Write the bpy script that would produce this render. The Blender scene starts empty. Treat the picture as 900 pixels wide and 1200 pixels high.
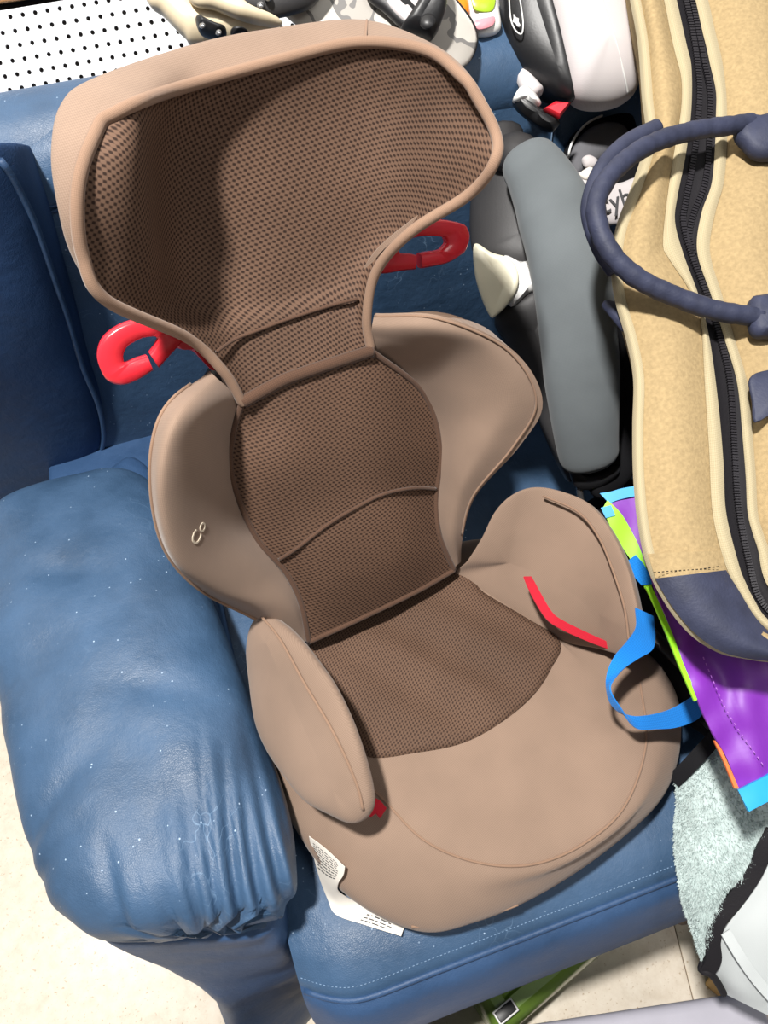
import bpy, bmesh, math, random
from mathutils import Vector, Matrix, noise
random.seed(7)
sc = bpy.context.scene
COL = sc.collection
V = Vector
PI = math.pi

# ------------------------------------------------------------------ camera
FPX = 901.0
XC = V((5250, -1470, FPX)).normalized()
DC = V((42, 702, FPX)); DC = (DC - XC * DC.dot(XC)).normalized()
ZC = -DC
YC = ZC.cross(XC)
CAM = V((0, 0, 1.26))
cd = bpy.data.cameras.new('camera'); cam = bpy.data.objects.new('camera', cd); COL.objects.link(cam)
cd.sensor_fit = 'VERTICAL'; cd.sensor_height = 24.0; cd.lens = 24.0 * FPX / 1200.0
cd.clip_start = 0.01; cd.clip_end = 50
cam.matrix_world = Matrix((
    (XC.x, -XC.y, -XC.z, CAM.x),
    (YC.x, -YC.y, -YC.z, CAM.y),
    (ZC.x, -ZC.y, -ZC.z, CAM.z),
    (0, 0, 0, 1)))
sc.camera = cam

# ------------------------------------------------------------------ light and exposure
sc.view_settings.view_transform = 'Standard'
sc.view_settings.look = 'None'
sc.view_settings.gamma = 1.0
sc.view_settings.exposure = 0.0
w = bpy.data.worlds.new('world'); sc.world = w; w.use_nodes = True
w.node_tree.nodes['Background'].inputs['Color'].default_value = (0.95, 0.97, 1.0, 1)
w.node_tree.nodes['Background'].inputs['Strength'].default_value = 0.20

def area(name, loc, target, size, power, color=(1, 1, 1)):
    l = bpy.data.lights.new(name, 'AREA'); l.energy = power; l.size = size; l.color = color; l.shape = 'DISK'
    o = bpy.data.objects.new(name, l); COL.objects.link(o)
    o.location = loc
    o.rotation_euler = (V(target) - V(loc)).to_track_quat('-Z', 'Y').to_euler()
    return o
area('ceiling_lamp', (-0.38, 0.14, 2.70), (0.1, 0.4, 0.4), 0.15, 90, (1.0, 0.97, 0.93))
area('front_fill', (0.9, -0.9, 2.7), (0.1, 0.4, 0.4), 0.9, 12, (1.0, 0.98, 0.95))  # unseen soft fill light, added to lift the viewer's side

# ------------------------------------------------------------------ measuring helpers
def ray(px, py):
    c = V((px - 450.0, py - 600.0, FPX))
    return V((XC.dot(c), YC.dot(c), ZC.dot(c)))
class Frame:                                        # a real plane of the scene; photo measurements are laid on it
    def __init__(s, o, n): s.o = V(o); s.n = V(n).normalized()
    def at(s, px, py, h=0.0):
        r = ray(px, py); o = s.o + s.n * h
        return CAM + r * ((o - CAM).dot(s.n) / r.dot(s.n))
    def pts(s, L): return [s.at(*q) for q in L]
def flat(L, h): return [(a[0], a[1], h) for a in L]

# ------------------------------------------------------------------ mesh helpers
def obj(name, me, mat=None, parent=None):
    o = bpy.data.objects.new(name, me); COL.objects.link(o)
    if mat: me.materials.append(mat)
    if parent: o.parent = parent
    return o
def mesh(name, verts, faces, mat=None, parent=None, uvs=None, smooth=True, merge=0.0, angle=None):
    me = bpy.data.meshes.new(name)
    bm = bmesh.new()
    bv = [bm.verts.new(v) for v in verts]
    uvl = bm.loops.layers.uv.new('UVMap') if uvs else None
    for f in faces:
        if len(set(f)) < 3: continue
        try: bf = bm.faces.new([bv[i] for i in f])
        except ValueError: continue
        bf.smooth = smooth
        if uvl:
            for l, i in zip(bf.loops, f): l[uvl].uv = uvs[i]
    if merge > 0:
        bmesh.ops.remove_doubles(bm, verts=bm.verts, dist=merge)
    bmesh.ops.recalc_face_normals(bm, faces=bm.faces)
    bm.to_mesh(me); bm.free()
    if angle is not None and smooth:
        try: me.set_sharp_from_angle(angle=math.radians(angle))
        except Exception: pass
    return obj(name, me, mat, parent)
def cr(P, n, closed=False):                         # Catmull-Rom resampling, even in arc length
    m = len(P); P = [V(p) for p in P]
    if m == 1: return [P[0].copy() for _ in range(n)]
    def g(i): return P[i % m] if closed else P[max(0, min(m - 1, i))]
    D = []; segs = m if closed else m - 1; K = 14
    for i in range(segs):
        a, b, c, d = g(i - 1), g(i), g(i + 1), g(i + 2)
        if not closed and i == 0: a = b * 2 - c
        if not closed and i == segs - 1: d = c * 2 - b
        for k in range(K):
            t = k / K
            D.append(0.5 * ((2 * b) + (c - a) * t + (2 * a - 5 * b + 4 * c - d) * t * t + (3 * b - a - 3 * c + d) * t ** 3))
    D.append(g(segs).copy() if not closed else P[0].copy())
    L = [0.0]
    for i in range(1, len(D)): L.append(L[-1] + (D[i] - D[i - 1]).length)
    T = L[-1] or 1e-9; out = []; j = 0
    cnt = n if closed else n - 1
    for k in range(n):
        s = T * k / cnt
        while j < len(L) - 2 and L[j + 1] < s: j += 1
        f = (s - L[j]) / max(1e-9, L[j + 1] - L[j])
        out.append(D[j].lerp(D[j + 1], min(1, max(0, f))))
    return out
def crk(P, k):                                      # Catmull-Rom with k samples per control span (keeps key correspondence)
    m = len(P); out = []
    for i in range(m - 1):
        b, c = P[i], P[i + 1]
        a = P[i - 1] if i > 0 else b * 2 - c
        d = P[i + 2] if i + 2 < m else c * 2 - b
        for q in range(k):
            t = q / k
            out.append(0.5 * ((2 * b) + (c - a) * t + (2 * a - 5 * b + 4 * c - d) * t * t + (3 * b - a - 3 * c + d) * t ** 3))
    out.append(P[-1].copy()); return out
def crkc(P, k):
    m = len(P); out = []
    for i in range(m):
        a, b, c, d = P[i - 1], P[i], P[(i + 1) % m], P[(i + 2) % m]
        for q in range(k):
            t = q / k
            out.append(0.5 * ((2 * b) + (c - a) * t + (2 * a - 5 * b + 4 * c - d) * t * t + (3 * b - a - 3 * c + d) * t ** 3))
    return out
def surf(rows, ku=10, kv=10):
    R = [crk([V(p) for p in r], ku) for r in rows]
    cols = [crk([R[i][j] for i in range(len(R))], kv) for j in range(len(R[0]))]
    return [[cols[j][i] for j in range(len(cols))] for i in range(len(cols[0]))]
def grid_uv(G):
    nr, nc = len(G), len(G[0]); mr, mc = nr // 2, nc // 2
    U = [[0.0] * nc for _ in range(nr)]; W = [[0.0] * nc for _ in range(nr)]
    for i in range(nr):
        for j in range(1, nc): U[i][j] = U[i][j - 1] + (G[i][j] - G[i][j - 1]).length
        o = U[i][mc]
        for j in range(nc): U[i][j] -= o
    for j in range(nc):
        for i in range(1, nr): W[i][j] = W[i - 1][j] + (G[i][j] - G[i - 1][j]).length
        o = W[mr][j]
        for i in range(nr): W[i][j] -= o
    return [(U[i][j], W[i][j]) for i in range(nr) for j in range(nc)]
def grid_normals(G):
    nr, nc = len(G), len(G[0]); N = []
    for i in range(nr):
        r = []
        for j in range(nc):
            a = G[i][min(nc - 1, j + 1)] - G[i][max(0, j - 1)]
            b = G[min(nr - 1, i + 1)][j] - G[max(0, i - 1)][j]
            n = a.cross(b)
            r.append(n.normalized() if n.length > 1e-12 else V((0, 0, 1)))
        N.append(r)
    return N
def sheet(name, G, thick, mat, parent=None, toward=None, smooth=True, uvfn=None):   # a surface with real thickness behind it
    nr, nc = len(G), len(G[0]); N = grid_normals(G)
    if toward is not None and N[nr // 2][nc // 2].dot(V(toward)) < 0:
        N = [[-n for n in r] for r in N]
    verts = [p for r in G for p in r] + [G[i][j] - N[i][j] * thick for i in range(nr) for j in range(nc)]
    uv = [uvfn(p) for r in G for p in r] if uvfn else grid_uv(G)
    uv = uv + uv
    I = lambda i, j, s=0: s * nr * nc + i * nc + j
    F = []
    for i in range(nr - 1):
        for j in range(nc - 1):
            F.append((I(i, j), I(i, j + 1), I(i + 1, j + 1), I(i + 1, j)))
            F.append((I(i, j, 1), I(i + 1, j, 1), I(i + 1, j + 1, 1), I(i, j + 1, 1)))
    for i in range(nr - 1):
        F.append((I(i, 0), I(i + 1, 0), I(i + 1, 0, 1), I(i, 0, 1))); F.append((I(i, nc - 1), I(i, nc - 1, 1), I(i + 1, nc - 1, 1), I(i + 1, nc - 1)))
    for j in range(nc - 1):
        F.append((I(0, j), I(0, j, 1), I(0, j + 1, 1), I(0, j + 1))); F.append((I(nr - 1, j), I(nr - 1, j + 1), I(nr - 1, j + 1, 1), I(nr - 1, j, 1)))
    return mesh(name, verts, F, mat, parent, uv, smooth, angle=60)
def rings(name, R, mat, parent=None, cap0=True, cap1=True, axes=None, fn=None, angle=None):   # closed loops joined in order
    n = len(R[0]); verts = []; uv = []
    L = 0.0
    for k, r in enumerate(R):
        if k: L += sum((r[i] - R[k - 1][i]).length for i in range(n)) / n
        s = 0.0
        for i in range(n):
            if i: s += (r[i] - r[i - 1]).length
            verts.append(r[i].copy())
            uv.append((r[i].dot(axes[0]), r[i].dot(axes[1])) if axes else (s, L))
    if fn: verts = [fn(v) for v in verts]
    F = []
    for k in range(len(R) - 1):
        for i in range(n):
            a = k * n; b = a + n; i2 = (i + 1) % n
            F.append((a + i, a + i2, b + i2, b + i))
    if cap0: F.append(tuple(range(n))[::-1])
    if cap1: F.append(tuple(range((len(R) - 1) * n, len(R) * n)))
    return mesh(name, verts, F, mat, parent, uv, True, merge=1e-5, angle=angle)
def puff(name, B, S, up, front, back, mat, parent=None, n=110, K=12, p=2.2, axes=None, fn=None):
    up = V(up).normalized(); b = cr(B, n, True); s = cr(S, 60) if len(S) > 1 else [V(S[0])]
    near = []
    for q in b:
        d = [(q - x).length for x in s]; near.append(d.index(min(d)) / max(1, len(s) - 1))
    for _ in range(10): near = [(near[i - 1] + 2 * near[i] + near[(i + 1) % n]) / 4 for i in range(n)]
    def sp(t):
        if len(s) == 1: return s[0]
        f = t * (len(s) - 1); i = min(len(s) - 2, int(f)); return s[i].lerp(s[i + 1], f - i)
    T = [sp(t) for t in near]
    def ring(t, h):
        e = t ** 1.6; z = h * (1 - (1 - e) ** p) ** (1 / p)
        return [b[i].lerp(T[i], e) + up * z for i in range(n)]
    R = [ring(k / K, -back) for k in range(K, 0, -1)] + [ring(k / K, front) for k in range(0, K + 1)]
    if axes is None:
        a = up.orthogonal().normalized(); axes = (a, up.cross(a))
    return rings(name, R, mat, parent, False, False, axes, fn)
def frames(P, up0=None):
    n = len(P); T = []
    for i in range(n):
        t = P[min(n - 1, i + 1)] - P[max(0, i - 1)]; T.append(t.normalized() if t.length > 1e-12 else V((0, 0, 1)))
    u = V(up0) if up0 is not None else T[0].orthogonal()
    out = []
    for t in T:
        u = (u - t * u.dot(t)).normalized(); out.append((t, u, t.cross(u)))
    return out
def tube(name, P, r, mat, parent=None, n=10, seg=None, up=None, flat_=1.0, closed=False, rr=None):
    P = cr(P, seg or max(8, len(P) * 8), closed) if seg != 0 else [V(p) for p in P]
    fr = frames(P, up); R = []
    m = len(P)
    for k, (p, (t, u, v_)) in enumerate(zip(P, fr)):
        q = r if rr is None else rr(k / (m - 1))
        R.append([p + (u * math.cos(2 * PI * i / n) * flat_ + v_ * math.sin(2 * PI * i / n)) * q for i in range(n)])
    if closed: R.append([x.copy() for x in R[0]])
    return rings(name, R, mat, parent, not closed, not closed)
def ribbon(name, P, W, width, thick, mat, parent=None, seg=40):     # a band: path P, width directions W
    P = cr(P, seg); W = cr([V(x) for x in W], seg) if len(W) > 1 else [V(W[0])] * seg
    if not hasattr(width, '__call__'):
        wd = width; width = lambda t: wd
    R = []
    for k, (p, (t, u, v_)) in enumerate(zip(P, frames(P))):
        a = W[k]; a = (a - t * a.dot(t)).normalized(); b = t.cross(a); h = width(k / (seg - 1)) / 2
        R.append([p + a * h + b * thick / 2, p + b * thick / 2, p - a * h + b * thick / 2, p - a * h - b * thick / 2, p - b * thick / 2, p + a * h - b * thick / 2])
    verts = []; uv = []; L = 0
    for k, r in enumerate(R):
        if k: L += (R[k][1] - R[k - 1][1]).length
        for i, q in enumerate(r): verts.append(q); uv.append((L, (r[0] - q).length))
    F = []
    for k in range(seg - 1):
        for i in range(6):
            a = k * 6; b = a + 6; F.append((a + i, a + (i + 1) % 6, b + (i + 1) % 6, b + i))
    F.append((5, 4, 3, 2, 1, 0)); F.append(tuple((seg - 1) * 6 + i for i in range(6)))
    return mesh(name, verts, F, mat, parent, uv, True, angle=50)
def rbox(name, c, d, bev, mat, parent=None, rot=None, seg=3, taper=None):
    bm = bmesh.new(); bmesh.ops.create_cube(bm, size=1.0)
    for v in bm.verts:
        v.co = V((v.co.x * d[0], v.co.y * d[1], v.co.z * d[2]))
        if taper: taper(v.co)
    if bev: bmesh.ops.bevel(bm, geom=list(bm.edges), offset=bev, segments=seg, affect='EDGES', profile=0.5)
    M = (rot.to_4x4() if rot else Matrix.Identity(4)); M.translation = V(c)
    bm.transform(M)
    for f in bm.faces: f.smooth = True
    me = bpy.data.meshes.new(name); bm.to_mesh(me); bm.free()
    try: me.set_sharp_from_angle(angle=math.radians(50))
    except Exception: pass
    return obj(name, me, mat, parent)
def plate(name, L, up, thick, mat, parent=None, n=80, bev=0.15, smooth_pts=True, axes=None):   # outline with thickness and eased rim
    b = cr(L, n, True) if smooth_pts else [V(p) for p in L]
    up = V(up).normalized(); c = sum(b, V()) / len(b); e = thick * 0.3
    def ins(k, z): return [p + (c - p).normalized() * k + up * z for p in b]
    if axes is None:
        a = up.orthogonal().normalized(); axes = (a, up.cross(a))
    R = [ins(e, -thick), ins(0, -thick + e), ins(0, -e), ins(e, 0)]
    return rings(name, R, mat, parent, True, True, axes, angle=50)
def empty(name, loc, label=None, cat=None, group=None):
    o = bpy.data.objects.new(name, None); COL.objects.link(o); o.empty_display_size = 0.05
    o['_loc'] = 0; del o['_loc']
    tag(o, label, cat, group); ROOTS.append((o, V(loc))); return o
ROOTS = []
def tag(o, label=None, cat=None, group=None, kind=None):
    if label: o['label'] = label
    if cat: o['category'] = cat
    if group: o['group'] = group
    if kind: o['kind'] = kind
    return o
def text(name, body, size, M, mat, parent, ext=0.0003, spacing=1.0):
    c = bpy.data.curves.new(name, 'FONT'); c.body = body; c.size = size; c.extrude = ext; c.align_x = 'CENTER'; c.align_y = 'CENTER'
    c.space_character = spacing; c.resolution_u = 3
    t = bpy.data.objects.new(name, c); COL.objects.link(t)
    bpy.context.view_layer.update()
    me = bpy.data.meshes.new_from_object(t.evaluated_get(bpy.context.evaluated_depsgraph_get()))
    bpy.data.objects.remove(t); me.transform(M); me.materials.clear()
    return obj(name, me, mat, parent)
def basis(x, n, loc):
    n = V(n).normalized(); x = V(x); x = (x - n * x.dot(n)).normalized(); y = n.cross(x)
    return Matrix(((x.x, y.x, n.x, loc[0]), (x.y, y.y, n.y, loc[1]), (x.z, y.z, n.z, loc[2]), (0, 0, 0, 1)))

# ------------------------------------------------------------------ materials
def lin(c): return tuple(((x / 255) / 12.92 if x / 255 <= 0.04045 else ((x / 255 + 0.055) / 1.055) ** 2.4) for x in c) + (1.0,)
class MB:
    def __init__(s, name, rough=0.5, spec=0.5):
        s.m = bpy.data.materials.new(name); s.m.use_nodes = True; s.t = s.m.node_tree; s.b = s.t.nodes['Principled BSDF']
        s.b.inputs['Roughness'].default_value = rough; s.b.inputs['Specular IOR Level'].default_value = spec
    def n(s, typ, **kw):
        x = s.t.nodes.new(typ)
        for k, v in kw.items():
            if k.startswith('_'): setattr(x, k[1:], v)
            else: x.inputs[k.replace('__', ' ')].default_value = v
        return x
    def l(s, a, b): s.t.links.new(a, b)
    def math(s, op, a, b=None):
        x = s.t.nodes.new('ShaderNodeMath'); x.operation = op
        for i, q in enumerate((a, b)):
            if q is None: continue
            if isinstance(q, (int, float)): x.inputs[i].default_value = q
            else: s.l(q, x.inputs[i])
        return x.outputs[0]
    def ramp(s, fac, stops, interp='LINEAR'):
        x = s.t.nodes.new('ShaderNodeValToRGB'); x.color_ramp.interpolation = interp
        while len(x.color_ramp.elements) < len(stops): x.color_ramp.elements.new(0.5)
        for e, (p, c) in zip(x.color_ramp.elements, stops): e.position = p; e.color = c
        s.l(fac, x.inputs['Fac']); return x.outputs['Color']
    def bump(s, h, strength=0.3, dist=0.001, prev=None):
        x = s.n('ShaderNodeBump', Strength=strength, Distance=dist); s.l(h, x.inputs['Height'])
        if prev: s.l(prev, x.inputs['Normal'])
        return x.outputs['Normal']
    def coord(s, kind='Object'): return s.t.nodes.new('ShaderNodeTexCoord').outputs[kind]
    def noise(s, scale, detail=3, vec=None, rough=0.5, out='Fac'):
        x = s.n('ShaderNodeTexNoise', Scale=scale, Detail=detail, Roughness=rough)
        s.l(vec if vec else s.coord(), x.inputs['Vector']); return x.outputs[out]
    def mix(s, f, a, b, blend='MIX'):
        x = s.t.nodes.new('ShaderNodeMix'); x.data_type = 'RGBA'; x.blend_type = blend
        for sock, q in ((x.inputs['Factor'], f), (x.inputs[6], a), (x.inputs[7], b)):
            if isinstance(q, (int, float, tuple)): sock.default_value = q
            else: s.l(q, sock)
        return x.outputs[2]
    def color(s, c):
        if isinstance(c, tuple): s.b.inputs['Base Color'].default_value = c
        else: s.l(c, s.b.inputs['Base Color'])
    def normal(s, nrm): s.l(nrm, s.b.inputs['Normal'])

def plain(name, rgb, rough=0.5, spec=0.5, var=0.06, scale=40, bump=0.0, bscale=400, coat=0.0):
    m = MB(name, rough, spec); c = lin(rgb)
    d = tuple(x * (1 - var) for x in c[:3]) + (1,); l_ = tuple(min(1, x * (1 + var)) for x in c[:3]) + (1,)
    m.color(m.ramp(m.noise(scale, 4), [(0.3, d), (0.7, l_)]))
    if bump: m.normal(m.bump(m.noise(bscale, 3), bump, 0.001))
    if coat: m.b.inputs['Coat Weight'].default_value = coat; m.b.inputs['Coat Roughness'].default_value = 0.15
    return m.m
def leather(name, rgb, rough=0.42, specks=True):
    m = MB(name, rough, 0.5); c = lin(rgb)
    d = tuple(x * 0.72 for x in c[:3]) + (1,); l_ = tuple(x * 1.25 for x in c[:3]) + (1,)
    col = m.ramp(m.noise(9, 6, rough=0.6), [(0.3, d), (0.5, c), (0.72, l_)])
    if specks:
        v = m.n('ShaderNodeTexVoronoi', Scale=85.0); m.l(m.coord(), v.inputs['Vector'])
        gate = m.ramp(m.noise(14, 2), [(0.42, (0, 0, 0, 1)), (0.56, (1, 1, 1, 1))])
        sp = m.ramp(v.outputs['Distance'], [(0.05, (1, 1, 1, 1)), (0.085, (0, 0, 0, 1))])
        sp = m.mix(1.0, sp, gate, 'MULTIPLY'); col = m.mix(sp, col, lin((168, 190, 214)))
        # worn crackle lines
        wv = m.n('ShaderNodeTexVoronoi', Scale=11.0, _feature='DISTANCE_TO_EDGE')
        nz = m.noise(6, 4, out='Color'); vv = m.n('ShaderNodeVectorMath', _operation='ADD'); m.l(m.coord(), vv.inputs[0]); m.l(nz, vv.inputs[1]); m.l(vv.outputs[0], wv.inputs['Vector'])
        ln = m.ramp(wv.outputs['Distance'], [(0.004, (1, 1, 1, 1)), (0.02, (0, 0, 0, 1))])
        gl = m.ramp(m.noise(7, 3), [(0.58, (0, 0, 0, 1)), (0.7, (.45, .45, .45, 1))])
        col = m.mix(m.mix(1.0, ln, gl, 'MULTIPLY'), col, lin((140, 170, 200)))
    m.color(col)
    v1 = m.n('ShaderNodeTexVoronoi', Scale=520.0, _feature='DISTANCE_TO_EDGE'); m.l(m.coord(), v1.inputs['Vector'])
    b1 = m.bump(m.ramp(v1.outputs['Distance'], [(0.0, (0, 0, 0, 1)), (0.25, (1, 1, 1, 1))]), 0.2, 0.0006)
    b2 = m.bump(m.noise(28, 5, rough=0.6), 0.35, 0.006, b1)
    m.normal(b2)
    m.l(m.ramp(m.noise(18, 4), [(0.3, (rough,) * 3 + (1,)), (0.7, (rough + .18,) * 3 + (1,))]), m.b.inputs['Roughness'])
    return m.m
def weave(name, rgb, dark, period=0.0019, rough=0.9, bump=0.5, contrast=0.55, var=0.10):
    m = MB(name, rough, 0.2)
    sx = m.n('ShaderNodeSeparateXYZ'); m.l(m.coord('UV'), sx.inputs[0])
    k = 2 * PI / period
    a = m.math('SINE', m.math('MULTIPLY', m.math('ADD', sx.outputs[0], sx.outputs[1]), k * 0.7071))
    b = m.math('SINE', m.math('MULTIPLY', m.math('SUBTRACT', sx.outputs[0], sx.outputs[1]), k * 0.7071))
    h = m.math('ADD', m.math('MULTIPLY', m.math('MULTIPLY', a, b), 0.5), 0.5)
    c = lin(rgb); d = lin(dark)
    base = m.mix(m.math('MULTIPLY', h, contrast), c, d)
    nz = m.ramp(m.noise(14, 5), [(0.3, (1 - var,) * 3 + (1,)), (0.7, (1 + var,) * 3 + (1,))])
    m.color(m.mix(1.0, base, nz, 'MULTIPLY'))
    m.normal(m.bump(m.noise(5, 4), 0.1, 0.01, m.bump(h, -bump, 0.0006)))
    m.b.inputs['Sheen Weight'].default_value = 0.15
    return m.m
def mesh_fabric(name, thread, hole, period=0.0052, rough=0.8, ang=0.45):
    m = MB(name, rough, 0.25)
    sx = m.n('ShaderNodeSeparateXYZ'); m.l(m.coord('UV'), sx.inputs[0])
    k = 2 * PI / period; c_, s_ = math.cos(ang) * k, math.sin(ang) * k
    x = m.math('ADD', m.math('MULTIPLY', sx.outputs[0], c_), m.math('MULTIPLY', sx.outputs[1], s_))
    y = m.math('SUBTRACT', m.math('MULTIPLY', sx.outputs[1], c_), m.math('MULTIPLY', sx.outputs[0], s_))
    y = m.math('ADD', y, m.math('MULTIPLY', x, 0.35))
    s = m.math('ADD', m.math('MULTIPLY', m.math('ADD', m.math('COSINE', x), m.math('COSINE', y)), 0.25), 0.5)
    f = m.ramp(s, [(0.42, (0, 0, 0, 1)), (0.80, (1, 1, 1, 1))])
    nz = m.ramp(m.noise(10, 4), [(0.3, (.86,) * 3 + (1,)), (0.7, (1.14,) * 3 + (1,))])
    m.color(m.mix(1.0, m.mix(f, lin(thread), lin(hole)), nz, 'MULTIPLY'))
    m.normal(m.bump(f, -0.5, 0.001))
    return m.m
def camo(name):
    m = MB(name, 0.45)
    f = m.ramp(m.noise(22, 2, rough=0.65), [(0.0, lin((170, 165, 158))), (0.5, lin((120, 118, 116))), (0.56, lin((196, 192, 184)))], 'CONSTANT')
    m.color(f); return m.m
def wood(name, rgb):
    m = MB(name, 0.4); wv = m.n('ShaderNodeTexWave', Scale=9.0, Distortion=6.0, Detail=3.0); m.l(m.coord(), wv.inputs['Vector'])
    c = lin(rgb); m.color(m.ramp(wv.outputs['Fac'], [(0, tuple(x * .7 for x in c[:3]) + (1,)), (1, c)])); return m.m
def tile_mat(name):
    m = MB(name, 0.35)
    c = m.ramp(m.noise(55, 6, rough=0.7), [(0.25, lin((216, 203, 184))), (0.5, lin((230, 219, 202))), (0.8, lin((240, 231, 216)))])
    s = m.ramp(m.noise(240, 2), [(0.24, lin((214, 200, 182))), (0.36, (1, 1, 1, 1))]); m.color(m.mix(1.0, c, s, 'MULTIPLY')); return m.m

M_LEA = leather('blue_leather', (57, 84, 114))
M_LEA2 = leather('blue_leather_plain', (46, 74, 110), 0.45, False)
M_LEA3 = leather('blue_leather_shaded', (40, 66, 104), 0.62, False); M_LEA3.node_tree.nodes['Principled BSDF'].inputs['Specular IOR Level'].default_value = 0.2  # same leather, darker and rougher: bolster shade put into the colour
M_TAN = weave('tan_fabric', (146, 124, 108), (112, 92, 78))
M_TANP = weave('tan_piping', (150, 122, 102), (110, 86, 70), 0.0015)
M_MESH = mesh_fabric('brown_open_mesh', (104, 80, 65), (46, 31, 24), 0.0039)
M_MESH2 = mesh_fabric('brown_fine_mesh', (100, 76, 61), (48, 33, 26), 0.0035)
M_MESH3 = mesh_fabric('brown_seat_mesh', (100, 77, 62), (54, 38, 30), 0.0030, ang=0.1)
M_BPIPE = weave('brown_piping', (92, 68, 54), (60, 42, 33), 0.0025)
M_RED = plain('red_plastic', (232, 46, 60), 0.3, 0.5, 0.03, coat=0.2)
M_REDW = weave('red_webbing', (214, 38, 58), (150, 20, 38), 0.0015)
M_PAPER = plain('paper', (232, 226, 216), 0.7, 0.3, 0.03)
M_INK = plain('ink', (70, 70, 72), 0.8)
M_BLACK = plain('black_plastic', (26, 26, 28), 0.42, 0.5, 0.1, bump=0.08)
M_BLACKF = plain('black_fabric', (20, 20, 23), 0.85, 0.2, 0.15, bump=0.4, bscale=900)
M_CHAR = plain('charcoal_plastic', (48, 47, 48), 0.5, 0.4, 0.05, bump=0.1, bscale=700)
M_GREYF = weave('grey_fabric', (104, 110, 113), (78, 83, 86), 0.0016, contrast=0.4, var=0.12)
M_GREYD = plain('mid_grey_fabric', (104, 104, 108), 0.8, 0.2, 0.06, bump=0.2, bscale=900)
M_LGREY = weave('light_grey_fabric', (206, 200, 200), (178, 172, 172), 0.0016, contrast=0.4, var=0.04)
M_WHITE = plain('white_plastic', (228, 228, 226), 0.35, 0.5, 0.02)
M_CREAM = plain('cream_plastic', (232, 226, 200), 0.4, 0.5, 0.03)
M_PEG = plain('white_board', (236, 237, 240), 0.5, 0.4, 0.02)
M_HOLE = plain('dark_backing', (40, 36, 34), 0.9, 0.2)
M_WALL = plain('wall_paint', (225, 222, 216), 0.8, 0.3, 0.02)
M_TILE = tile_mat('speckled_floor_tile')
M_GROUT = plain('floor_joint', (120, 106, 90), 0.9)
M_WOOD = wood('trim_wood', (190, 140, 90))
M_DWOOD = wood('dark_wood', (92, 44, 22))
M_CAMO = camo('camouflage_print')
M_CANV = plain('sand_canvas', (160, 139, 103), 0.95, 0.15, 0.13, 300, 0.4, 420)
M_BIND = weave('cream_webbing', (178, 166, 136), (144, 132, 102), 0.0024, contrast=0.6, var=0.04)
M_NAVY = plain('navy_nylon', (48, 52, 72), 0.6, 0.35, 0.2, 60, 0.3, 500)
M_ZIP = plain('black_zip_tape', (24, 22, 26), 0.75, 0.3, 0.1, bump=0.3)
M_ZT = plain('zip_teeth', (38, 36, 40), 0.3, 0.6)
M_PURP = plain('purple_bag_sheet', (122, 44, 166), 0.5, 0.5, 0.08, 15, 0.3, 60)
M_LIME = plain('lime_trim', (150, 228, 30), 0.5, 0.4, 0.04)
M_CYAN = plain('cyan_trim', (40, 160, 222), 0.45, 0.4, 0.05)
M_BWEB = weave('blue_webbing', (28, 128, 214), (14, 96, 176), 0.0032)
M_ORNG = plain('orange_edge', (240, 120, 60), 0.5)
M_FLEECE = plain('pale_fleece', (184, 198, 196), 0.95, 0.1, 0.05, 50, 0.9, 160)
M_CLOTH = weave('pale_cloth', (192, 197, 197), (176, 181, 182), 0.002, contrast=0.3, var=0.03)
M_CASE = plain('lilac_grey_plastic', (176, 174, 184), 0.4, 0.5, 0.03)
M_GREEN = plain('green_plastic', (118, 150, 62), 0.25, 0.5, 0.05, coat=0.4)
M_CARD = plain('cardboard', (200, 168, 118), 0.85, 0.2)
M_THREAD = plain('seam_thread', (120, 146, 176), 0.8)
M_PACKW = plain('glossy_white_film', (236, 236, 232), 0.25)
M_PACKG = plain('lime_print', (170, 205, 50), 0.3)
M_PACKP = plain('pink_print', (226, 150, 160), 0.3)
M_ORF = plain('orange_film', (238, 140, 40), 0.25)
M_BEIGE = plain('beige_plastic', (214, 198, 168), 0.35, 0.5, 0.03)
M_STEEL = plain('steel', (150, 150, 152), 0.25, 0.8)
M_STEEL.node_tree.nodes['Principled BSDF'].inputs['Metallic'].default_value = 0.9
M_GOLD = plain('gold_print', (170, 140, 90), 0.5)
M_BRIC = plain('brick_red_print', (120, 60, 50), 0.6)

# ------------------------------------------------------------------ setting: floor, wall
fl = rbox('floor', (0.3, 0.2, -0.012), (4.4, 4.0, 0.02), 0, M_GROUT); tag(fl, 'pale speckled vinyl tile floor under the sofa', kind='structure')
TS = 0.61; th = math.radians(-15)
tme = None; ca, sa = math.cos(th), math.sin(th)
tx0, ty0 = 0.411, 0.046
for i in range(-4, 3):
    for j in range(-3, 4):
        lx, ly = (i + 0.5) * TS, (j + {-2: .36, 0: .66}.get(i, .30)) * TS
        x, y = tx0 + lx * ca - ly * sa, ty0 + lx * sa + ly * ca
        if not (-1.8 < x < 1.8 and -1.4 < y < 1.5): continue
        if tme is None:
            t = rbox('tile', (0, 0, 0), (TS - 0.0016, TS - 0.0016, 0.006), 0.0008, M_TILE, None, None, 1); tme = t.data
        else:
            t = bpy.data.objects.new('tile', tme); COL.objects.link(t)
        t.parent = fl; t.location = (x, y, -0.003); t.rotation_euler = (0, 0, th)
wl = rbox('wall_back', (0.3, 1.24, 1.25), (4.4, 0.06, 2.5), 0, M_WALL); tag(wl, 'plain off-white wall behind the sofa', kind='structure')

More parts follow.
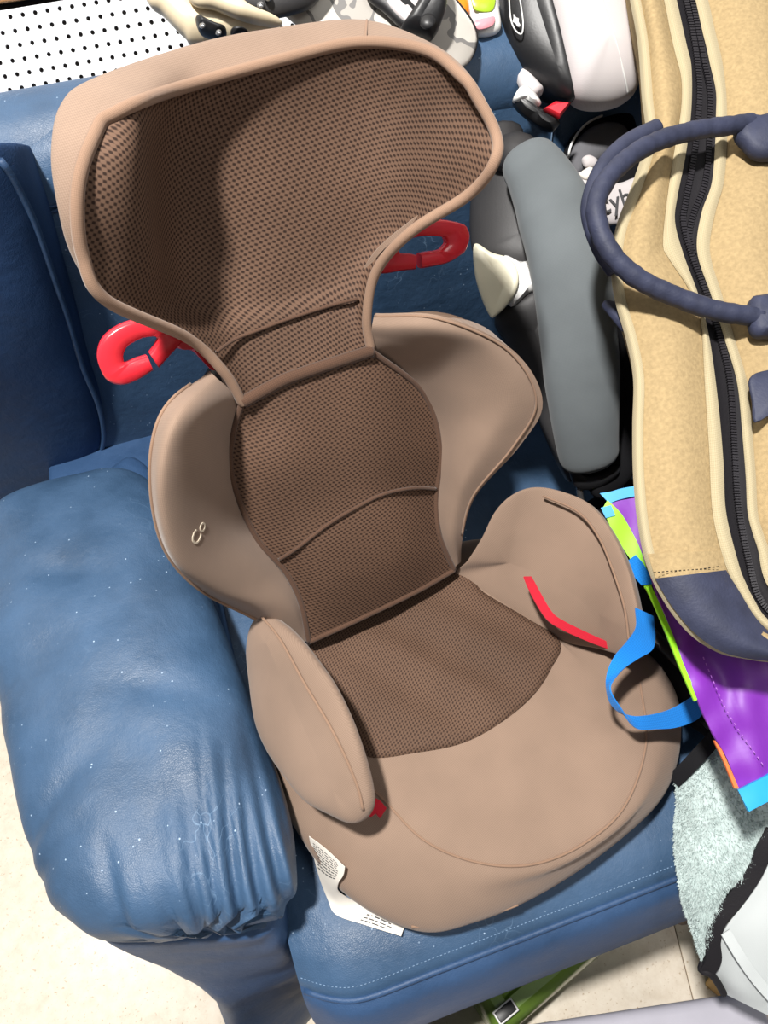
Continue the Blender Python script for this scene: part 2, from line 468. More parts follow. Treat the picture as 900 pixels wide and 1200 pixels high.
# pegboard with real holes
pg = empty('pegboard', (0, 1.0, 0.72), 'white perforated pegboard with rows of small dark holes leaning behind the sofa', 'pegboard')
PGN = V((0, -math.cos(.40), math.sin(.40))); PGU = V((0, math.sin(.40), math.cos(.40))); PF0 = Frame((0, 1.02, .80), PGN)
def pegboard():
    p0 = PF0.at(12 / 3.913, 151 / 3.913); p1 = PF0.at(350 / 3.913, 94 / 3.913)
    sp = (p1 - p0).length / 6.0; rad = sp * .185; O_ = V((0, 1.02, .80))
    u0, v0 = (p0 - O_).x, (p0 - O_).dot(PGU)
    ex = (p1 - p0).normalized(); ey = PGN.cross(ex) * -1
    if ey.z < 0: ey = -ey
    verts = []; faces = []
    for a in range(-16, 36):
        for b in range(-10, 2):
            c = p0 + ex * (a * sp) + ey * (b * sp); o = len(verts); s = sp / 2
            sq = [(s, 0), (s, s), (0, s), (-s, s), (-s, 0), (-s, -s), (0, -s), (s, -s)]
            verts += [c + ex * p + ey * q for p, q in sq]
            ci = [(rad * math.cos(2 * PI * k / 8), rad * math.sin(2 * PI * k / 8)) for k in range(8)]
            verts += [c + ex * p + ey * q for p, q in ci] + [c + ex * p + ey * q - PGN * .005 for p, q in ci]
            for k in range(8):
                k2 = (k + 1) % 8
                faces.append((o + k, o + k2, o + 8 + k2, o + 8 + k)); faces.append((o + 8 + k, o + 8 + k2, o + 16 + k2, o + 16 + k))
    mesh('board', verts, faces, M_PEG, pg, None, False)
    rot = Matrix((ex, -PGN, ey)).transposed()
    mc = p0 + ex * (9.5 * sp) + ey * (-2.5 * sp)
    rbox('backing', mc - PGN * .008, (52 * sp, .005, 16 * sp), 0, M_HOLE, pg, rot)
    f = PF0.at(30, -4); fz = (f - p0).dot(ey)
    rbox('frame_strip', p0 + ex * (9.5 * sp) + ey * (fz + .012) + PGN * .001, (52 * sp, .014, .03), .002, M_WOOD, pg, rot)['label'] = 'light brown wooden strip along the top edge'
pegboard()

# ------------------------------------------------------------------ sofa
sofa = empty('sofa', (0.4, 0.45, 0), 'blue leather sofa carrying the brown child car seat', 'sofa')
def sup(c, a, b, n, ex, ey, p=2.5, ph=0):
    out = []
    for k in range(n):
        t = 2 * PI * k / n + ph; cs, sn = math.cos(t), math.sin(t)
        out.append(c + ex * (a * math.copysign(abs(cs) ** (2 / p), cs)) + ey * (b * math.copysign(abs(sn) ** (2 / p), sn)))
    return out
EX, EY, EZ = V((1, 0, 0)), V((0, 1, 0)), V((0, 0, 1))
# arm cushion
def arm_deform(v):
    u = (v.x - (-0.175 - (v.y - 0.4) * 0.13)) / 0.118; q = (v.y - 0.15)
    v = v.copy()
    f = max(0.0, 1 - q / 0.20)
    top = max(0.0, min(1.0, (v.z - 0.43) / 0.05))
    d = 0.0
    for uk, sl, wd, A, ln in ((-0.78, -0.3, .07, .006, .5), (-0.42, 0.4, .05, .005, .7), (-0.12, 0.9, .045, .007, .9), (0.06, 1.1, .04, .007, .8), (0.2, 1.0, .035, .008, 1.1), (0.36, 1.0, .04, .009, 1.0), (0.52, 0.8, .045, .008, .9), (0.68, 0.6, .05, .008, 1.2), (0.84, 0.4, .05, .007, 1.4)):
        fk = max(0.0, 1 - q / (0.17 * ln)); uc = uk + sl * q * 2.0
        d -= A * fk ** 0.8 * math.exp(-((u - uc) / wd) ** 2) * 1.2
        d += A * 0.55 * fk * math.exp(-((u - uc - wd * 1.7) / (wd * 1.2)) ** 2)
    for yk, sl, wd, A, uc, uw in ((0.30, .5, .012, .005, -1.0, .5), (0.36, .8, .014, .006, -.8, .5), (0.47, 0.3, .02, .005, -.6, .6), (0.55, -.4, .02, .005, -.3, .5), (0.40, -.5, .018, .004, .35, .35)):
        d -= A * math.exp(-((v.y - yk - sl * 0.1 * u) / wd) ** 2) * math.exp(-((u - uc) / uw) ** 2)
    d += 0.006 * noise.noise(V((v.x * 9, v.y * 7, 3.1))) + 0.003 * noise.noise(V((v.x * 24, v.y * 17, 1.7)))
    v.z += d * (0.3 + 0.7 * top)
    v.x += d * 0.5 * (1 if u > 0 else -1) * (1 - 0.5 * top)
    if q < 0.12: v.y -= d * 0.8
    return v
R = []; NS = 110
for k in range(NS + 1):
    s = -1 + 2 * k / NS
    s = math.copysign(abs(s) ** 0.7, s)
    e = (1 - abs(s) ** 5) ** (1 / 3.0); e = max(e, 0.02)
    y = 0.453 + 0.277 * s
    cx = -0.175 - (y - 0.4) * 0.13
    a, b = 0.119 * (0.35 + 0.65 * e), 0.070 * (0.12 + 0.88 * e)
    if s > 0.0: b *= 1 - 0.10 * s
    r = sup(V((cx, y, 0.512)), a, b, 150, EX, EZ, 2.7)
    if s < 0: r = [p + EY * (-(p.x - cx) * 0.24 * (-s) ** 3) for p in r]
    R.append(r)
arm = rings('arm_cushion', R, M_LEA, sofa, fn=arm_deform)
# arm side panel under the cushion
R = []
for px, py, z, yr in ((285,1290,.0,.165),(266,1240,.09,.165),(252,1203,.19,.160),(242,1187,.26,.158),(212,1164,.325,.156),(165,1141,.385,.154),(122,1123,.435,.15),(98,1109,.468,.148)):
    q = Frame((0, 0, z), EZ).at(px, py); xa, fy, xb = q.x, q.y, -.066
    c = V(((xa + xb) / 2, (fy + .95) / 2, z)); hy = (.95 - fy) / 2
    r = sup(c, (xb - xa) / 2, hy, 90, EX, EY, 9)
    R.append([p + EY * ((yr - fy) * max(0, (c.y - p.y) / hy) * (p.x - xa) / (xb - xa)) for p in r])
R.append([p.lerp(V((-.16, .4, .476)), .05) + EZ * .007 for p in R[-1]])
rp = []
for i in range(len(R[0])): rp.append(crk([r[i] for r in R], 6))
R = [[rp[i][k] for i in range(len(rp))] for k in range(len(rp[0]))]
def panel_fold(v):
    v = v.copy()
    if v.y < 0.3:
        d = 0.0
        for zk, sl, A in ((.40, .9, .004), (.35, 1.2, .005), (.30, 1.3, .004), (.24, 1.1, .003)):
            d += A * math.sin(max(-PI, min(PI, (v.z - zk - sl * (v.x + .15)) / .018))) * max(0, min(1, (v.x + .24) * 7))
        v.y += d
    return v
ap = rings('arm_panel', R, M_LEA2, sofa, fn=panel_fold)
# seat: top cushion and front panel
def lerp_x(prof, xs, fn): return [[V((x,) + tuple(fn(x, y, z))) for (y, z) in prof] for x in xs]
xs = [-.078, -.072, -0.06, -0.03, 0.02, 0.1, 0.2, 0.3, 0.4, 0.5, 0.6, 0.8, 1.0, 1.15]
def seatfn(x, y, z):
    e = max(0.0, min(1.0, (-0.01 - x) / 0.07))
    if y < 0.2: y += 0.03 * e * e; z -= 0.012 * e * e
    pass
    z += 0.003 * noise.noise(V((x * 7, y * 7, 0.3)))
    return y, z
prof = [(0.86, .425), (.80, .43), (.6, .432), (.4, .432), (.25, .432), (.17, .43), (.13, .424), (.105, .412), (.096, .402)]
sheet('seat_cushion', surf(lerp_x(prof, xs, seatfn), 6, 5), 0.06, M_LEA, sofa, (0, 0, 1))
prof2 = [(.096, .402), (.082, .39), (.072, .36), (.067, .32), (.068, .26), (.074, .20), (.086, .165), (.11, .15), (.3, .148)]
xs2 = [-.078, -.07, -.05, -.02, 0.05, 0.15, .3, .45, .6, .8, 1.0, 1.15]
def frontfn(x, y, z):
    e = max(0.0, min(1.0, (-0.02 - x) / 0.06)); return y + 0.035 * e * e, z - 0.006 * e
sheet('front_panel', surf(lerp_x(prof2, xs2, frontfn), 6, 6), 0.02, M_LEA2, sofa, (0, -1, 0))
sheet('seat_corner', surf([[V((x, y, .430)) for x in (-.22, -.16, -.11, -.07)] for y in (.86, .75, .6, .45, .36)], 4, 4), .05, M_LEA2, sofa, EZ)
sp_ = [V((x, seatfn(x, .097, .402)[0] - .002, seatfn(x, .097, .402)[1])) for x in (-.075, -.05, -.02, .05, .15, .25, .35, .5, .7, .9, 1.15)]
tube('seam', sp_, 0.003, M_LEA2, sofa, 8, 120)
def stitches(name, P, gap, ln, rad, mat, parent):
    n = max(2, int(sum((P[i + 1] - P[i]).length for i in range(len(P) - 1)) / gap)); Q = cr(P, n * 4); verts = []; faces = []
    for k in range(n - 1):
        a, b = Q[k * 4], Q[k * 4 + 2]; t = (b - a).normalized(); u = t.orthogonal().normalized(); v_ = t.cross(u); o = len(verts)
        for p in (a, b): verts += [p + u * rad, p + v_ * rad, p - u * rad, p - v_ * rad]
        for i in range(4): faces.append((o + i, o + (i + 1) % 4, o + 4 + (i + 1) % 4, o + 4 + i))
        faces.append((o, o + 1, o + 2, o + 3)); faces.append((o + 7, o + 6, o + 5, o + 4))
    return tag(mesh(name, verts, faces, mat, parent), kind='stuff')
stitches('stitching', [p + V((0, .010, .0105)) for p in sp_], .004, .002, .0005, M_THREAD, sofa)
# back: centre panel
bp = [(.86, .40), (.838, .43), (.83, .50), (.818, .62), (.812, .74), (.815, .82), (.828, .875), (.855, .908), (.895, .918), (.935, .905), (.965, .86), (.975, .70), (.975, .10)]
xsb = [-.34, -.28, -.2, -.12, -.05, .05, .15, .25, .35, .42, .445, .455, .465, .475, .5, .6, .75, .9, 1.15]
def backfn(x, y, z):
    g = math.exp(-((x - .46) / .012) ** 2) * .006
    k = 0.004 * noise.noise(V((x * 6, z * 8, 2.0)))
    return y + g + k, z
sheet('backrest', surf(lerp_x(bp, xsb, backfn), 5, 6), 0.03, M_LEA, sofa, (0, -1, 0))
tube('seam', [V((.46, backfn(.46, y, z)[0] - .004, z + (.002 if z > .9 else 0))) for y, z in bp[1:9]], 0.0009, M_THREAD, sofa, 6, 50)
tube('seam', [V((x, .8165, .838)) for x in (-.12, -.08, -.04, .0)], 0.0012, M_LEA2, sofa, 6, 30)
# back: left side bolster
BF = Frame((0, .812, .52), (0, -1, -.22))
be = BF.pts([(70,640),(84,612),(100,588),(112,564),(124,540),(131,515),(126,480),(108,435),(91,375),(78,335),(67,300),(55,265),(36,225),(20,200),(4,186)])
R = []
for k, p in enumerate(be):
    xr = p.x; yf = p.y; t = k / (len(be) - 1); yb = .96; xl = -.37
    c = V(((xr + xl) / 2, (yf + yb) / 2, p.z)); R.append(sup(c, (xr - xl) / 2, (yb - yf) / 2, 90, EX, EY, 5))
pz = be[-1].z
for dz, ins in ((.006, .004), (.010, .012), (.013, .03), (.014, .06)):
    c = V(((be[-1].x - ins - .37) / 2, (be[-1].y + .96) / 2, pz + dz)); R.append(sup(c, (be[-1].x - ins + .37) / 2, (.96 - be[-1].y) / 2 - ins, 90, EX, EY, 4))
rp = [crk([r[i] for r in R], 5) for i in range(90)]
R = [[rp[i][k] for i in range(90)] for k in range(len(rp[0]))]
def bol(v):
    v = v + V((0, 0.004, 0.003)) * noise.noise(v * 9)
    zm = be[-1].z + .012 - max(0, v.y - be[-1].y - .01) * .55
    if v.z > zm: v.z = zm + .1 * (v.z - zm)
    return v
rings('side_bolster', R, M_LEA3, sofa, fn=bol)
tube('piping', [R[k][80] + V((.001, -.001, 0)) for k in range(12, len(R) - 24)], 0.0035, M_LEA2, sofa, 8, 70)
R = []
for x, dz, r in ((-.40, -.052, .02), (-.395, -.05, .045), (-.37, -.046, .058), (-.34, -.042, .062), (-.28, -.034, .062), (-.18, -.024, .06), (-.13, -.017, .058), (-.08, -.007, .056), (0, 0, .055), (.2, 0, .055), (.44, 0, .055), (.46, 0, .051), (.48, 0, .055), (.7, 0, .055), (1.12, 0, .055), (1.15, 0, .03)):
    R.append(sup(V((x, .888, .862 + dz)), r * 1.25, r, 48, EY, EZ, 2.3))
rp = [crk([r[i] for r in R], 5) for i in range(48)]
rings('head_roll', [[rp[i][k] for i in range(48)] for k in range(len(rp[0]))], M_LEA, sofa, fn=lambda v: v + V((0, -.002, .004)) * noise.noise(V((v.x * 14, v.y * 8, v.z * 8))))
tube('seam', [V((x, .817, .834 - max(0, -.1 - x) * .1)) for x in (-.3, -.2, -.12, -.06, .0, .1)], 0.0016, M_LEA2, sofa, 6, 40)
puff('corner_cushion', Frame((0, 0, .50), EZ).pts([(92,600),(118,566),(140,545),(158,538),(182,560),(198,610),(206,670),(160,650),(120,625)]), Frame((0, 0, .50), EZ).pts([(140,590),(165,600)]), EZ, .022, .07, M_LEA2, sofa)
for x, y in ((-.17, .3), (.425, .105), (1.05, .16), (-.17, .75), (1.05, .85)):
    R = [[V((x + r * math.cos(2 * PI * i / 16), y + r * math.sin(2 * PI * i / 16), z)) for i in range(16)] for z, r in ((0, .016), (.02, .02), (.05, .028), (.09, .026), (.13, .02), (.16, .03))]
    if x > 0: rings('leg', R, M_DWOOD, sofa)

# ------------------------------------------------------------------ child car seat
J = V((.117, .429, .53)); psi = math.radians(11); rec = math.radians(22)
XB = V((math.cos(psi), math.sin(psi), 0)); FW = V((math.sin(psi), -math.cos(psi), 0))
UB = -FW * math.sin(rec) + EZ * math.cos(rec); NB = FW * math.cos(rec) + EZ * math.sin(rec)
BK = Frame(J, NB); ST = Frame(J, EZ)
seat = empty('child_car_seat', (.13, .3, .432), 'tan and dark brown high-backed child car seat standing on the blue sofa', 'car seat')
# headrest pad
hp = [[(118,142,.080),(160,121,.072),(215,102,.028),(330,70,.012),(420,50,.018),(500,60,.05),(548,97,.085)],
      [(97,192,.100),(160,182,.086),(204,168,.012),(330,140,.000),(440,122,.010),(525,122,.06),(579,155,.105)],
      [(90,240,.105),(164,247,.086),(206,245,.006),(330,235,-.004),(448,212,.010),(530,190,.072),(578,190,.12)],
      [(97,300,.100),(172,308,.074),(216,306,.003),(330,298,-.004),(435,280,.004),(492,255,.045),(548,228,.10)],
      [(125,352,.095),(180,363,.058),(234,358,.008),(320,350,.0),(398,330,.002),(440,308,.018),(480,272,.07)],
      [(220,396,.045),(245,396,.03),(275,388,.015),(330,372,.01),(388,355,.01),(422,345,.016),(440,318,.04)],
      [(262,436,.035),(275,430,.025),(295,424,.02),(335,410,.018),(385,393,.018),(415,380,.02),(429,372,.03)],
      [(284,472,.028),(300,462,.025),(328,447,.025),(360,435,.025),(392,425,.025),(416,417,.025),(434,411,.028)]]
HG = surf([BK.pts(r) for r in hp], 12, 10)
def hrest_uv(p):
    q = p - J; x, h = q.dot(XB), q.dot(NB); return (x + 0.85 * h * math.tanh((x - .01) / .05), q.dot(UB) + .25 * h)
sheet('headrest_pad', HG, 0.003, M_MESH, seat, NB, True, hrest_uv)
# perimeter of the pad in order (left bottom -> up -> top -> right -> down -> neck)
def perim(G):
    nr, nc = len(G), len(G[0])
    return [G[i][0] for i in range(nr - 1, 0, -1)] + [G[0][j] for j in range(nc - 1)] + [G[i][nc - 1] for i in range(nr - 1)] + [G[nr - 1][j] for j in range(nc - 1, 0, -1)]
PER = perim(HG)
tube('piping', [p + NB * .0015 for p in cr(PER, 150, True)], 0.0044, M_TANP, seat, 8, 260, closed=True)
# headrest shell: rim ring -> outer ring -> behind the pad, and a padded back
ki = [(284,472,.02),(262,436,.03),(220,396,.04),(165,374,.07),(125,352,.093),(97,300,.108),(90,240,.118),(97,192,.108),(118,142,.078),(150,124,.082),(235,97,.052),(330,70,.037),(420,50,.042),(500,60,.067),(548,97,.092),(579,155,.107),(578,190,.112),(548,228,.092),(480,272,.062),(440,318,.033),(429,372,.022),(434,411,.02),(360,435,.018)]
ko = [(281,475,.005),(256,438,.015),(214,398,.02),(155,376,.05),(117,350,.075),(84,300,.085),(68,245,.09),(60,180,.075),(72,122,.04),(112,91,.025),(230,51,-.005),(320,33,-.015),(425,23,-.012),(505,50,.028),(552,90,.068),(584,152,.098),(584,192,.103),(552,231,.084),(484,275,.055),(444,320,.025),(432,374,.015),(436,412,.01),(361,436,.008)]
O = crkc(BK.pts(ko), 10)
Pd = cr(PER, 1200, True)
sk_ = []
for q in BK.pts(ki):
    i = min(range(1200), key=lambda n: (Pd[n] - q).length)
    sk_.append(i)
if sk_[0] > 600: sk_[0] -= 1200
for n in range(1, len(sk_)):
    while sk_[n] < sk_[n - 1] - 300: sk_[n] += 1200
A = []
for n in range(len(sk_)):
    i0 = sk_[n]; i1 = sk_[n + 1] if n + 1 < len(sk_) else sk_[0] + 1200
    for k in range(10): A.append(Pd[int(round(i0 + (i1 - i0) * k / 10)) % 1200] - NB * .003)
cen = BK.at(325, 240, -.06)
B1 = [a.lerp(b, .5) + NB * (.10 * min(.02, (a - b).length)) for a, b in zip(A, O)]
def inw(p, k): 
    d = cen - p; d = d - NB * d.dot(NB); return d.normalized() * k
kt = [.3,.3,.4,.5,.6,.8,1,1,1,1,1,1,1,1,1,.9,.6,.22,.12,.12,.2,.2,.2]
tk = [kt[n] + (kt[(n + 1) % 23] - kt[n]) * k / 10 for n in range(23) for k in range(10)]
O2 = [p - NB * .012 * t + inw(p, .004 * t) for p, t in zip(O, tk)]
O3 = [p - NB * .022 * t + inw(p, .012 * t) for p, t in zip(O, tk)]
O4 = [p - NB * .034 * t + inw(p, .018 * t) for p, t in zip(O, tk)]
RR = [A, B1, O, O2, O3, O4]
rp = [crk([r[i] for r in RR], 4) for i in range(len(A))]
rings('headrest_shell', [[rp[i][k] for i in range(len(rp))] for k in range(len(rp[0]))], M_TAN, seat, False, False, (XB, UB))
nr, nc = len(HG), len(HG[0])
HB = [[HG[i][j] - NB * .022 for j in range(6, nc - 6, 2)] for i in range(4, nr - 1, 2)]
sheet('headrest_back', HB, .004, M_TAN, seat, NB)
# seams on headrest
tube('seam', [BK.at(*q) for q in [(430,24,-.009),(429,36,.006),(428,47,.022)]], 0.0012, M_TANP, seat, 6, 14)
tube('seam', [BK.at(*q) for q in [(254,412,.037),(275,398,.0225),(300,388,.0165),(335,375,.014),(388,358,.014),(420,350,.0195)]], 0.0016, M_BPIPE, seat, 6, 40)
# backrest pad
bpad = [[(284,471,.030),(328,447,.034),(360,435,.035),(400,422,.034),(435,411,.030)],
        [(272,512,.018),(330,490,.036),(380,470,.038),(440,455,.036),(497,462,.018)],
        [(272,560,.018),(330,545,.040),(390,530,.042),(450,515,.040),(516,528,.018)],
        [(299,628,.020),(350,607,.038),(400,588,.042),(450,574,.040),(511,580,.020)],
        [(333,668,.026),(372,652,.042),(420,630,.046),(468,615,.044),(513,620,.026)],
        [(352,705,.028),(385,694,.042),(430,672,.046),(478,652,.044),(522,646,.028)],
        [(362,752,.028),(400,735,.036),(445,714,.038),(490,692,.036),(532,668,.028)]]
G = surf([BK.pts(r) for r in bpad], 12, 10)
sheet('backrest_pad', G, 0.03, M_MESH2, seat, NB, True, lambda p: ((p - J).dot(XB), (p - J).dot(UB)))
nr, nc = len(G), len(G[0])
tube('piping', [G[0][j] + NB * .001 for j in range(nc)], 0.0055, M_BPIPE, seat, 8, 60)
for c in (0, nc - 1): tube('piping', [G[i][c] for i in range(nr)], 0.003, M_BPIPE, seat, 8, 80)
tube('piping', [G[nr - 1][j] for j in range(nc)], 0.003, M_BPIPE, seat, 8, 60)
tube('seam', [BK.at(*q) for q in [(327,656,.029),(350,641,.039),(385,614,.0445),(415,596,.0445),(450,579,.042),(485,572,.034),(511,573,.022)]], 0.0018, M_BPIPE, seat, 6, 50)
# backrest wings
lw = [[(283,473,.024),(270,457,.032),(254,443,.036),(246,435,.022)],
      [(271,510,.018),(243,490,.068),(212,484,.088),(197,474,.06)],
      [(270,545,.018),(233,540,.075),(193,536,.10),(178,528,.07)],
      [(276,582,.018),(238,590,.072),(192,598,.10),(180,597,.07)],
      [(295,620,.016),(262,640,.060),(213,660,.09),(198,652,.06)],
      [(328,665,.022),(305,680,.046),(260,694,.068),(238,693,.045)],
      [(350,705,.026),(340,714,.038),(310,716,.046),(294,722,.03)],
      [(361,752,.026),(355,751,.026),(350,750,.026),(344,748,.01)]]
G = surf([BK.pts(r) for r in lw], 10, 9)
wing_l = sheet('backrest_wing', G, 0.010, M_TAN, seat, NB)
tube('seam', [G[i][30] + grid_normals(G)[i][29] * (1 if grid_normals(G)[30][15].dot(NB) > 0 else -1) * .0006 for i in range(4, len(G) - 8, 3)], 0.0015, M_TANP, wing_l, 6, 80)
tp = BK.at(238, 626, .083)
nrm = (BK.at(213, 660, .09) - BK.at(238, 590, .072)).cross(BK.at(262, 640, .06) - BK.at(192, 598, .10)).normalized()
if nrm.dot(CAM - tp) < 0: nrm = -nrm
lt = text('lettering', 'Co', .017, basis(XB * 1.0 + UB * .3, nrm, tp + nrm * .0006), plain('cream_print', (205, 192, 172), .7), wing_l, 0.0002)
bpy.context.view_layer.update()
zs = [(v.co - tp).dot(nrm) for v in lt.data.vertices]; zmid = (min(zs) + max(zs)) / 2
for v, z in zip(lt.data.vertices, zs):                 # the print lies on the curved cloth
    hit = wing_l.ray_cast(v.co + nrm * .05, -nrm)
    if hit[0]: v.co = hit[1] + nrm * (.0006 if z > zmid else -.0002)
rw = [[(435,411,.024),(435,396,.03),(436,382,.036),(439,367,.03)],
      [(455,424,.018),(476,405,.050),(498,386,.075),(520,371,.08)],
      [(490,455,.018),(530,430,.06),(566,410,.088),(603,412,.095)],
      [(514,500,.018),(550,480,.06),(594,465,.09),(636,472,.10)],
      [(514,560,.018),(540,535,.05),(572,520,.075),(608,524,.082)],
      [(510,600,.02),(525,590,.038),(540,580,.05),(557,582,.052)],
      [(517,635,.024),(525,630,.036),(533,628,.04),(542,632,.035)],
      [(531,668,.026),(534,664,.028),(537,661,.028),(540,659,.02)]]
G = surf([BK.pts(r) for r in rw], 10, 9)
wing_r = sheet('backrest_wing', G, 0.024, M_TAN, seat, NB)
tube('seam', [G[i][28] + NB * .001 for i in range(0, len(G) - 10)], 0.0012, M_TANP, wing_r, 6, 80)
# dark shell behind the backrest
plate('back_shell', [BK.at(x, y, -.012) for x, y in [(262,425),(345,395),(428,380),(520,420),(580,450),(560,540),(520,640),(440,690),(370,720),(300,660),(235,600),(225,510)]], NB, .03, M_BLACK, seat)
# seat base cover: pad edge -> seam -> outer edge -> underside
pk = [(362,758,.006),(392,805,.006),(412,845,.005),(429,886,.004),(490,882,.004),(545,870,.004),(590,845,.004),(625,815,.004),(645,785,.004),(656,752,.006),(612,722,.008),(567,695,.008),(534,668,.008),(450,712,.006)]
sk = [(345,800,.0),(365,840,.0),(395,885,.0),(447,935,-.006),(497,985,-.010),(560,1011,-.012),(625,1013,-.012),(685,988,-.012),(733,943,-.010),(757,870,-.010),(750,800,-.008),(690,740,-.002),(590,640,.0),(440,690,.0)]
ok_ = [(302,842,-.03),(304,890,-.04),(338,957,-.052),(399,1041,-.062),(487,1089,-.068),(560,1079,-.066),(642,1043,-.062),(722,988,-.060),(778,932,-.055),(797,870,-.05),(787,805,-.045),(735,745,-.045),(600,640,-.04),(440,680,-.04)]
Pr, Sr, Or = ST.pts(pk), ST.pts(sk), ST.pts(ok_)
cs = ST.at(560, 880, -.098)
mid = [a.lerp(b, .55) + EZ * .012 + (b - a).normalized() * .004 for a, b in zip(Sr, Or)]
und = [V((p.x, p.y, .4335)).lerp(V((cs.x, cs.y, .4335)), .07) for p in Or]
und2 = [V((p.x, p.y, .433)).lerp(V((cs.x, cs.y, .433)), .25) for p in Or]
Pi = [p - EZ * .03 for p in Pr]
RR = [crkc(x, 10) for x in (Pr, [a.lerp(b, .5) + EZ * .001 for a, b in zip(Pr, Sr)], Sr, mid, Or, und, und2)]
rp = [crk([r[i] for r in RR], 6) for i in range(len(RR[0]))]
base = rings('seat_base', [[rp[i][k] for i in range(len(rp))] for k in range(len(rp[0]))], M_TAN, seat, True, True, (XB, FW))
tube('seam', [p + EZ * .0008 for p in Sr[2:11]], 0.0013, M_TANP, base, 6, 110)
# seat pad
cpd = ST.at(510, 785, .006)
def padh(p, t): return p.lerp(cpd, t) + EZ * (.006 * (1 - (1 - t) ** 3) + .0030 * math.sin((p.lerp(cpd, t) - J).dot(XB * .9 - FW * .5) * 105 + 1) * min(1, t * 2.5))
b = crkc(Pr, 10)
M_SEATPAD = M_MESH3
R = [[p + EZ * .0015 - EZ * .012 for p in b]] + [[padh(p, t) + EZ * .0015 for p in b] for t in (0, .08, .16, .25, .35, .45, .56, .67, .78, .88, .96, 1)]
rings('seat_pad', R, M_SEATPAD, seat, False, False, (XB, FW))
# armrests
AL = ST.pts([(312,719,.075),(333,731,.088),(352,749,.095),(372,774,.10),(392,803,.10),(411,842,.092),(426,885,.08),(435,922,.066),(436,944,.056),(428,959,.046),(412,965,.038),(388,955,.03),(358,938,.022),(333,908,.018),(313,878,.015),(300,845,.018),(294,800,.028),(291,762,.046),(297,732,.062)])
al = puff('armrest', AL, ST.pts([(322,755,.075),(360,840,.062),(400,925,.05)]), -XB * .62 + EZ * .78, .012, .016, M_TAN, seat, 130, 14, 2.4, (FW, XB * .5 + EZ))
tube('seam', [p + (-XB * .62 + EZ * .78) * .0085 for p in ST.pts([(312,722,.08),(335,750,.09),(363,800,.089),(393,850,.083),(413,890,.074),(427,925,.062),(432,948,.052)])], 0.0015, M_TANP, al, 6, 60)
AR = ST.pts([(534,675,.006),(548,657,.035),(565,630,.062),(580,600,.085),(600,580,.10),(625,571,.106),(655,575,.108),(690,590,.108),(715,620,.106),(734,660,.10),(745,700,.088),(751,740,.07),(747,770,.045),(700,760,.012),(655,750,.002),(612,724,.002),(570,699,.002)])
ar = puff('armrest', AR, ST.pts([(600,660,.036),(650,680,.042),(705,720,.045)]), -XB * .70 + EZ * .71 + FW * .1, .006, .045, M_TAN, seat, 130, 14, 2.4, (FW, XB * .5 + EZ))
nar = (-XB * .70 + EZ * .71 + FW * .1).normalized()
tube('seam', [p + nar * .0075 for p in ST.pts([(640,582,.104),(680,600,.105),(705,630,.102),(722,670,.096),(735,712,.084),(740,750,.066)])], 0.0014, M_TANP, ar, 6, 60)
# red belt guides (C-shaped loops with a slot)
def guide(outer, inner, root):
    n = 70; o_ = cr(BK.pts(flat(outer, -.002)), n); i_ = cr(BK.pts(flat(inner, -.002)), n); T = .011
    verts = []; faces = []
    for p, q in zip(o_, i_):
        d = (p - q).normalized(); e = .0022
        sec = [p - NB * e, p - d * e, q + d * e, q - NB * e, q - NB * (T - e), q + d * e - NB * T, p - d * e - NB * T, p - NB * (T - e)]
        verts += sec
    for k in range(n - 1):
        for i in range(8): faces.append((k * 8 + i, k * 8 + (i + 1) % 8, k * 8 + 8 + (i + 1) % 8, k * 8 + 8 + i))
    faces.append(tuple(range(8))[::-1]); faces.append(tuple((n - 1) * 8 + i for i in range(8)))
    g = mesh('belt_guide', verts, faces, M_RED, seat, None, True, angle=60)
    plate('guide_root', BK.pts(flat(root, -.006)), NB, .009, M_RED, g, 40)
    g['label'] = 'red plastic slotted belt guide'
    return g
guide([(187,432),(200,417),(214,402),(217,395),(205,386),(190,380),(165,376),(142,382),(122,397),(115,417),(119,435),(127,447),(142,452),(160,447),(180,435)],
      [(176,415),(179,411),(183,405),(186,399),(184,396),(180,395),(167,397),(152,405),(147,411),(145,417),(145,421),(146,425),(150,426),(160,422),(173,418)],
      [(198,381),(217,391),(238,408),(258,430),(248,434),(226,412),(208,408)])
guide([(495,315),(524,309),(540,300),(547,294),(552,278),(549,268),(544,263),(519,258),(488,263),(468,278),(452,306),(447,319),(452,321),(470,318),(488,316)],
      [(494,298),(505,296),(513,295),(519,293),(525,286),(524,281),(521,278),(496,277),(475,283),(471,288),(469,293),(470,297),(475,298),(482,298),(488,299)],
      [(470,276),(456,300),(450,319),(438,330),(425,345),(420,330),(440,300),(455,280)])
# red strap guides
nst = nar
ribbon('strap_guide', [p + nst * .008 for p in ST.pts([(622,676,.062),(634,700,.058),(648,722,.05),(664,733,.042)])] + [p + nst * .009 for p in ST.pts([(690,745,.03),(712,754,.022),(731,761,.018)])],
       [-XB * .5 + FW * .5 + EZ * .2, -XB * .6 + FW * .4, FW * .6 - EZ * .5 - XB * .2, FW * .4 - EZ * .8], lambda t: .0115 - .005 * t, .0014, M_REDW, seat, 50)['label'] = 'red webbing strap through the right armrest'
ribbon('strap_guide', ST.pts([(430,950,.012),(440,944,.006),(449,953,.001)]), [FW - EZ * .3], .013, .0015, M_REDW, seat, 12)['label'] = 'short red webbing end beside the left armrest'
ribbon('strap_guide', ST.pts([(301,838,-.012),(304,850,-.016),(305,860,-.02)]), [EZ], .008, .0015, M_REDW, seat, 10)['label'] = 'short red webbing end beside the left armrest'
# fold opening at the front hem
tube('hem', ST.pts([(482,1086,-.064),(530,1083,-.067),(560,1074,-.065),(590,1066,-.062),(607,1060,-.06)]), 0.0014, M_TANP, base, 8, 40)
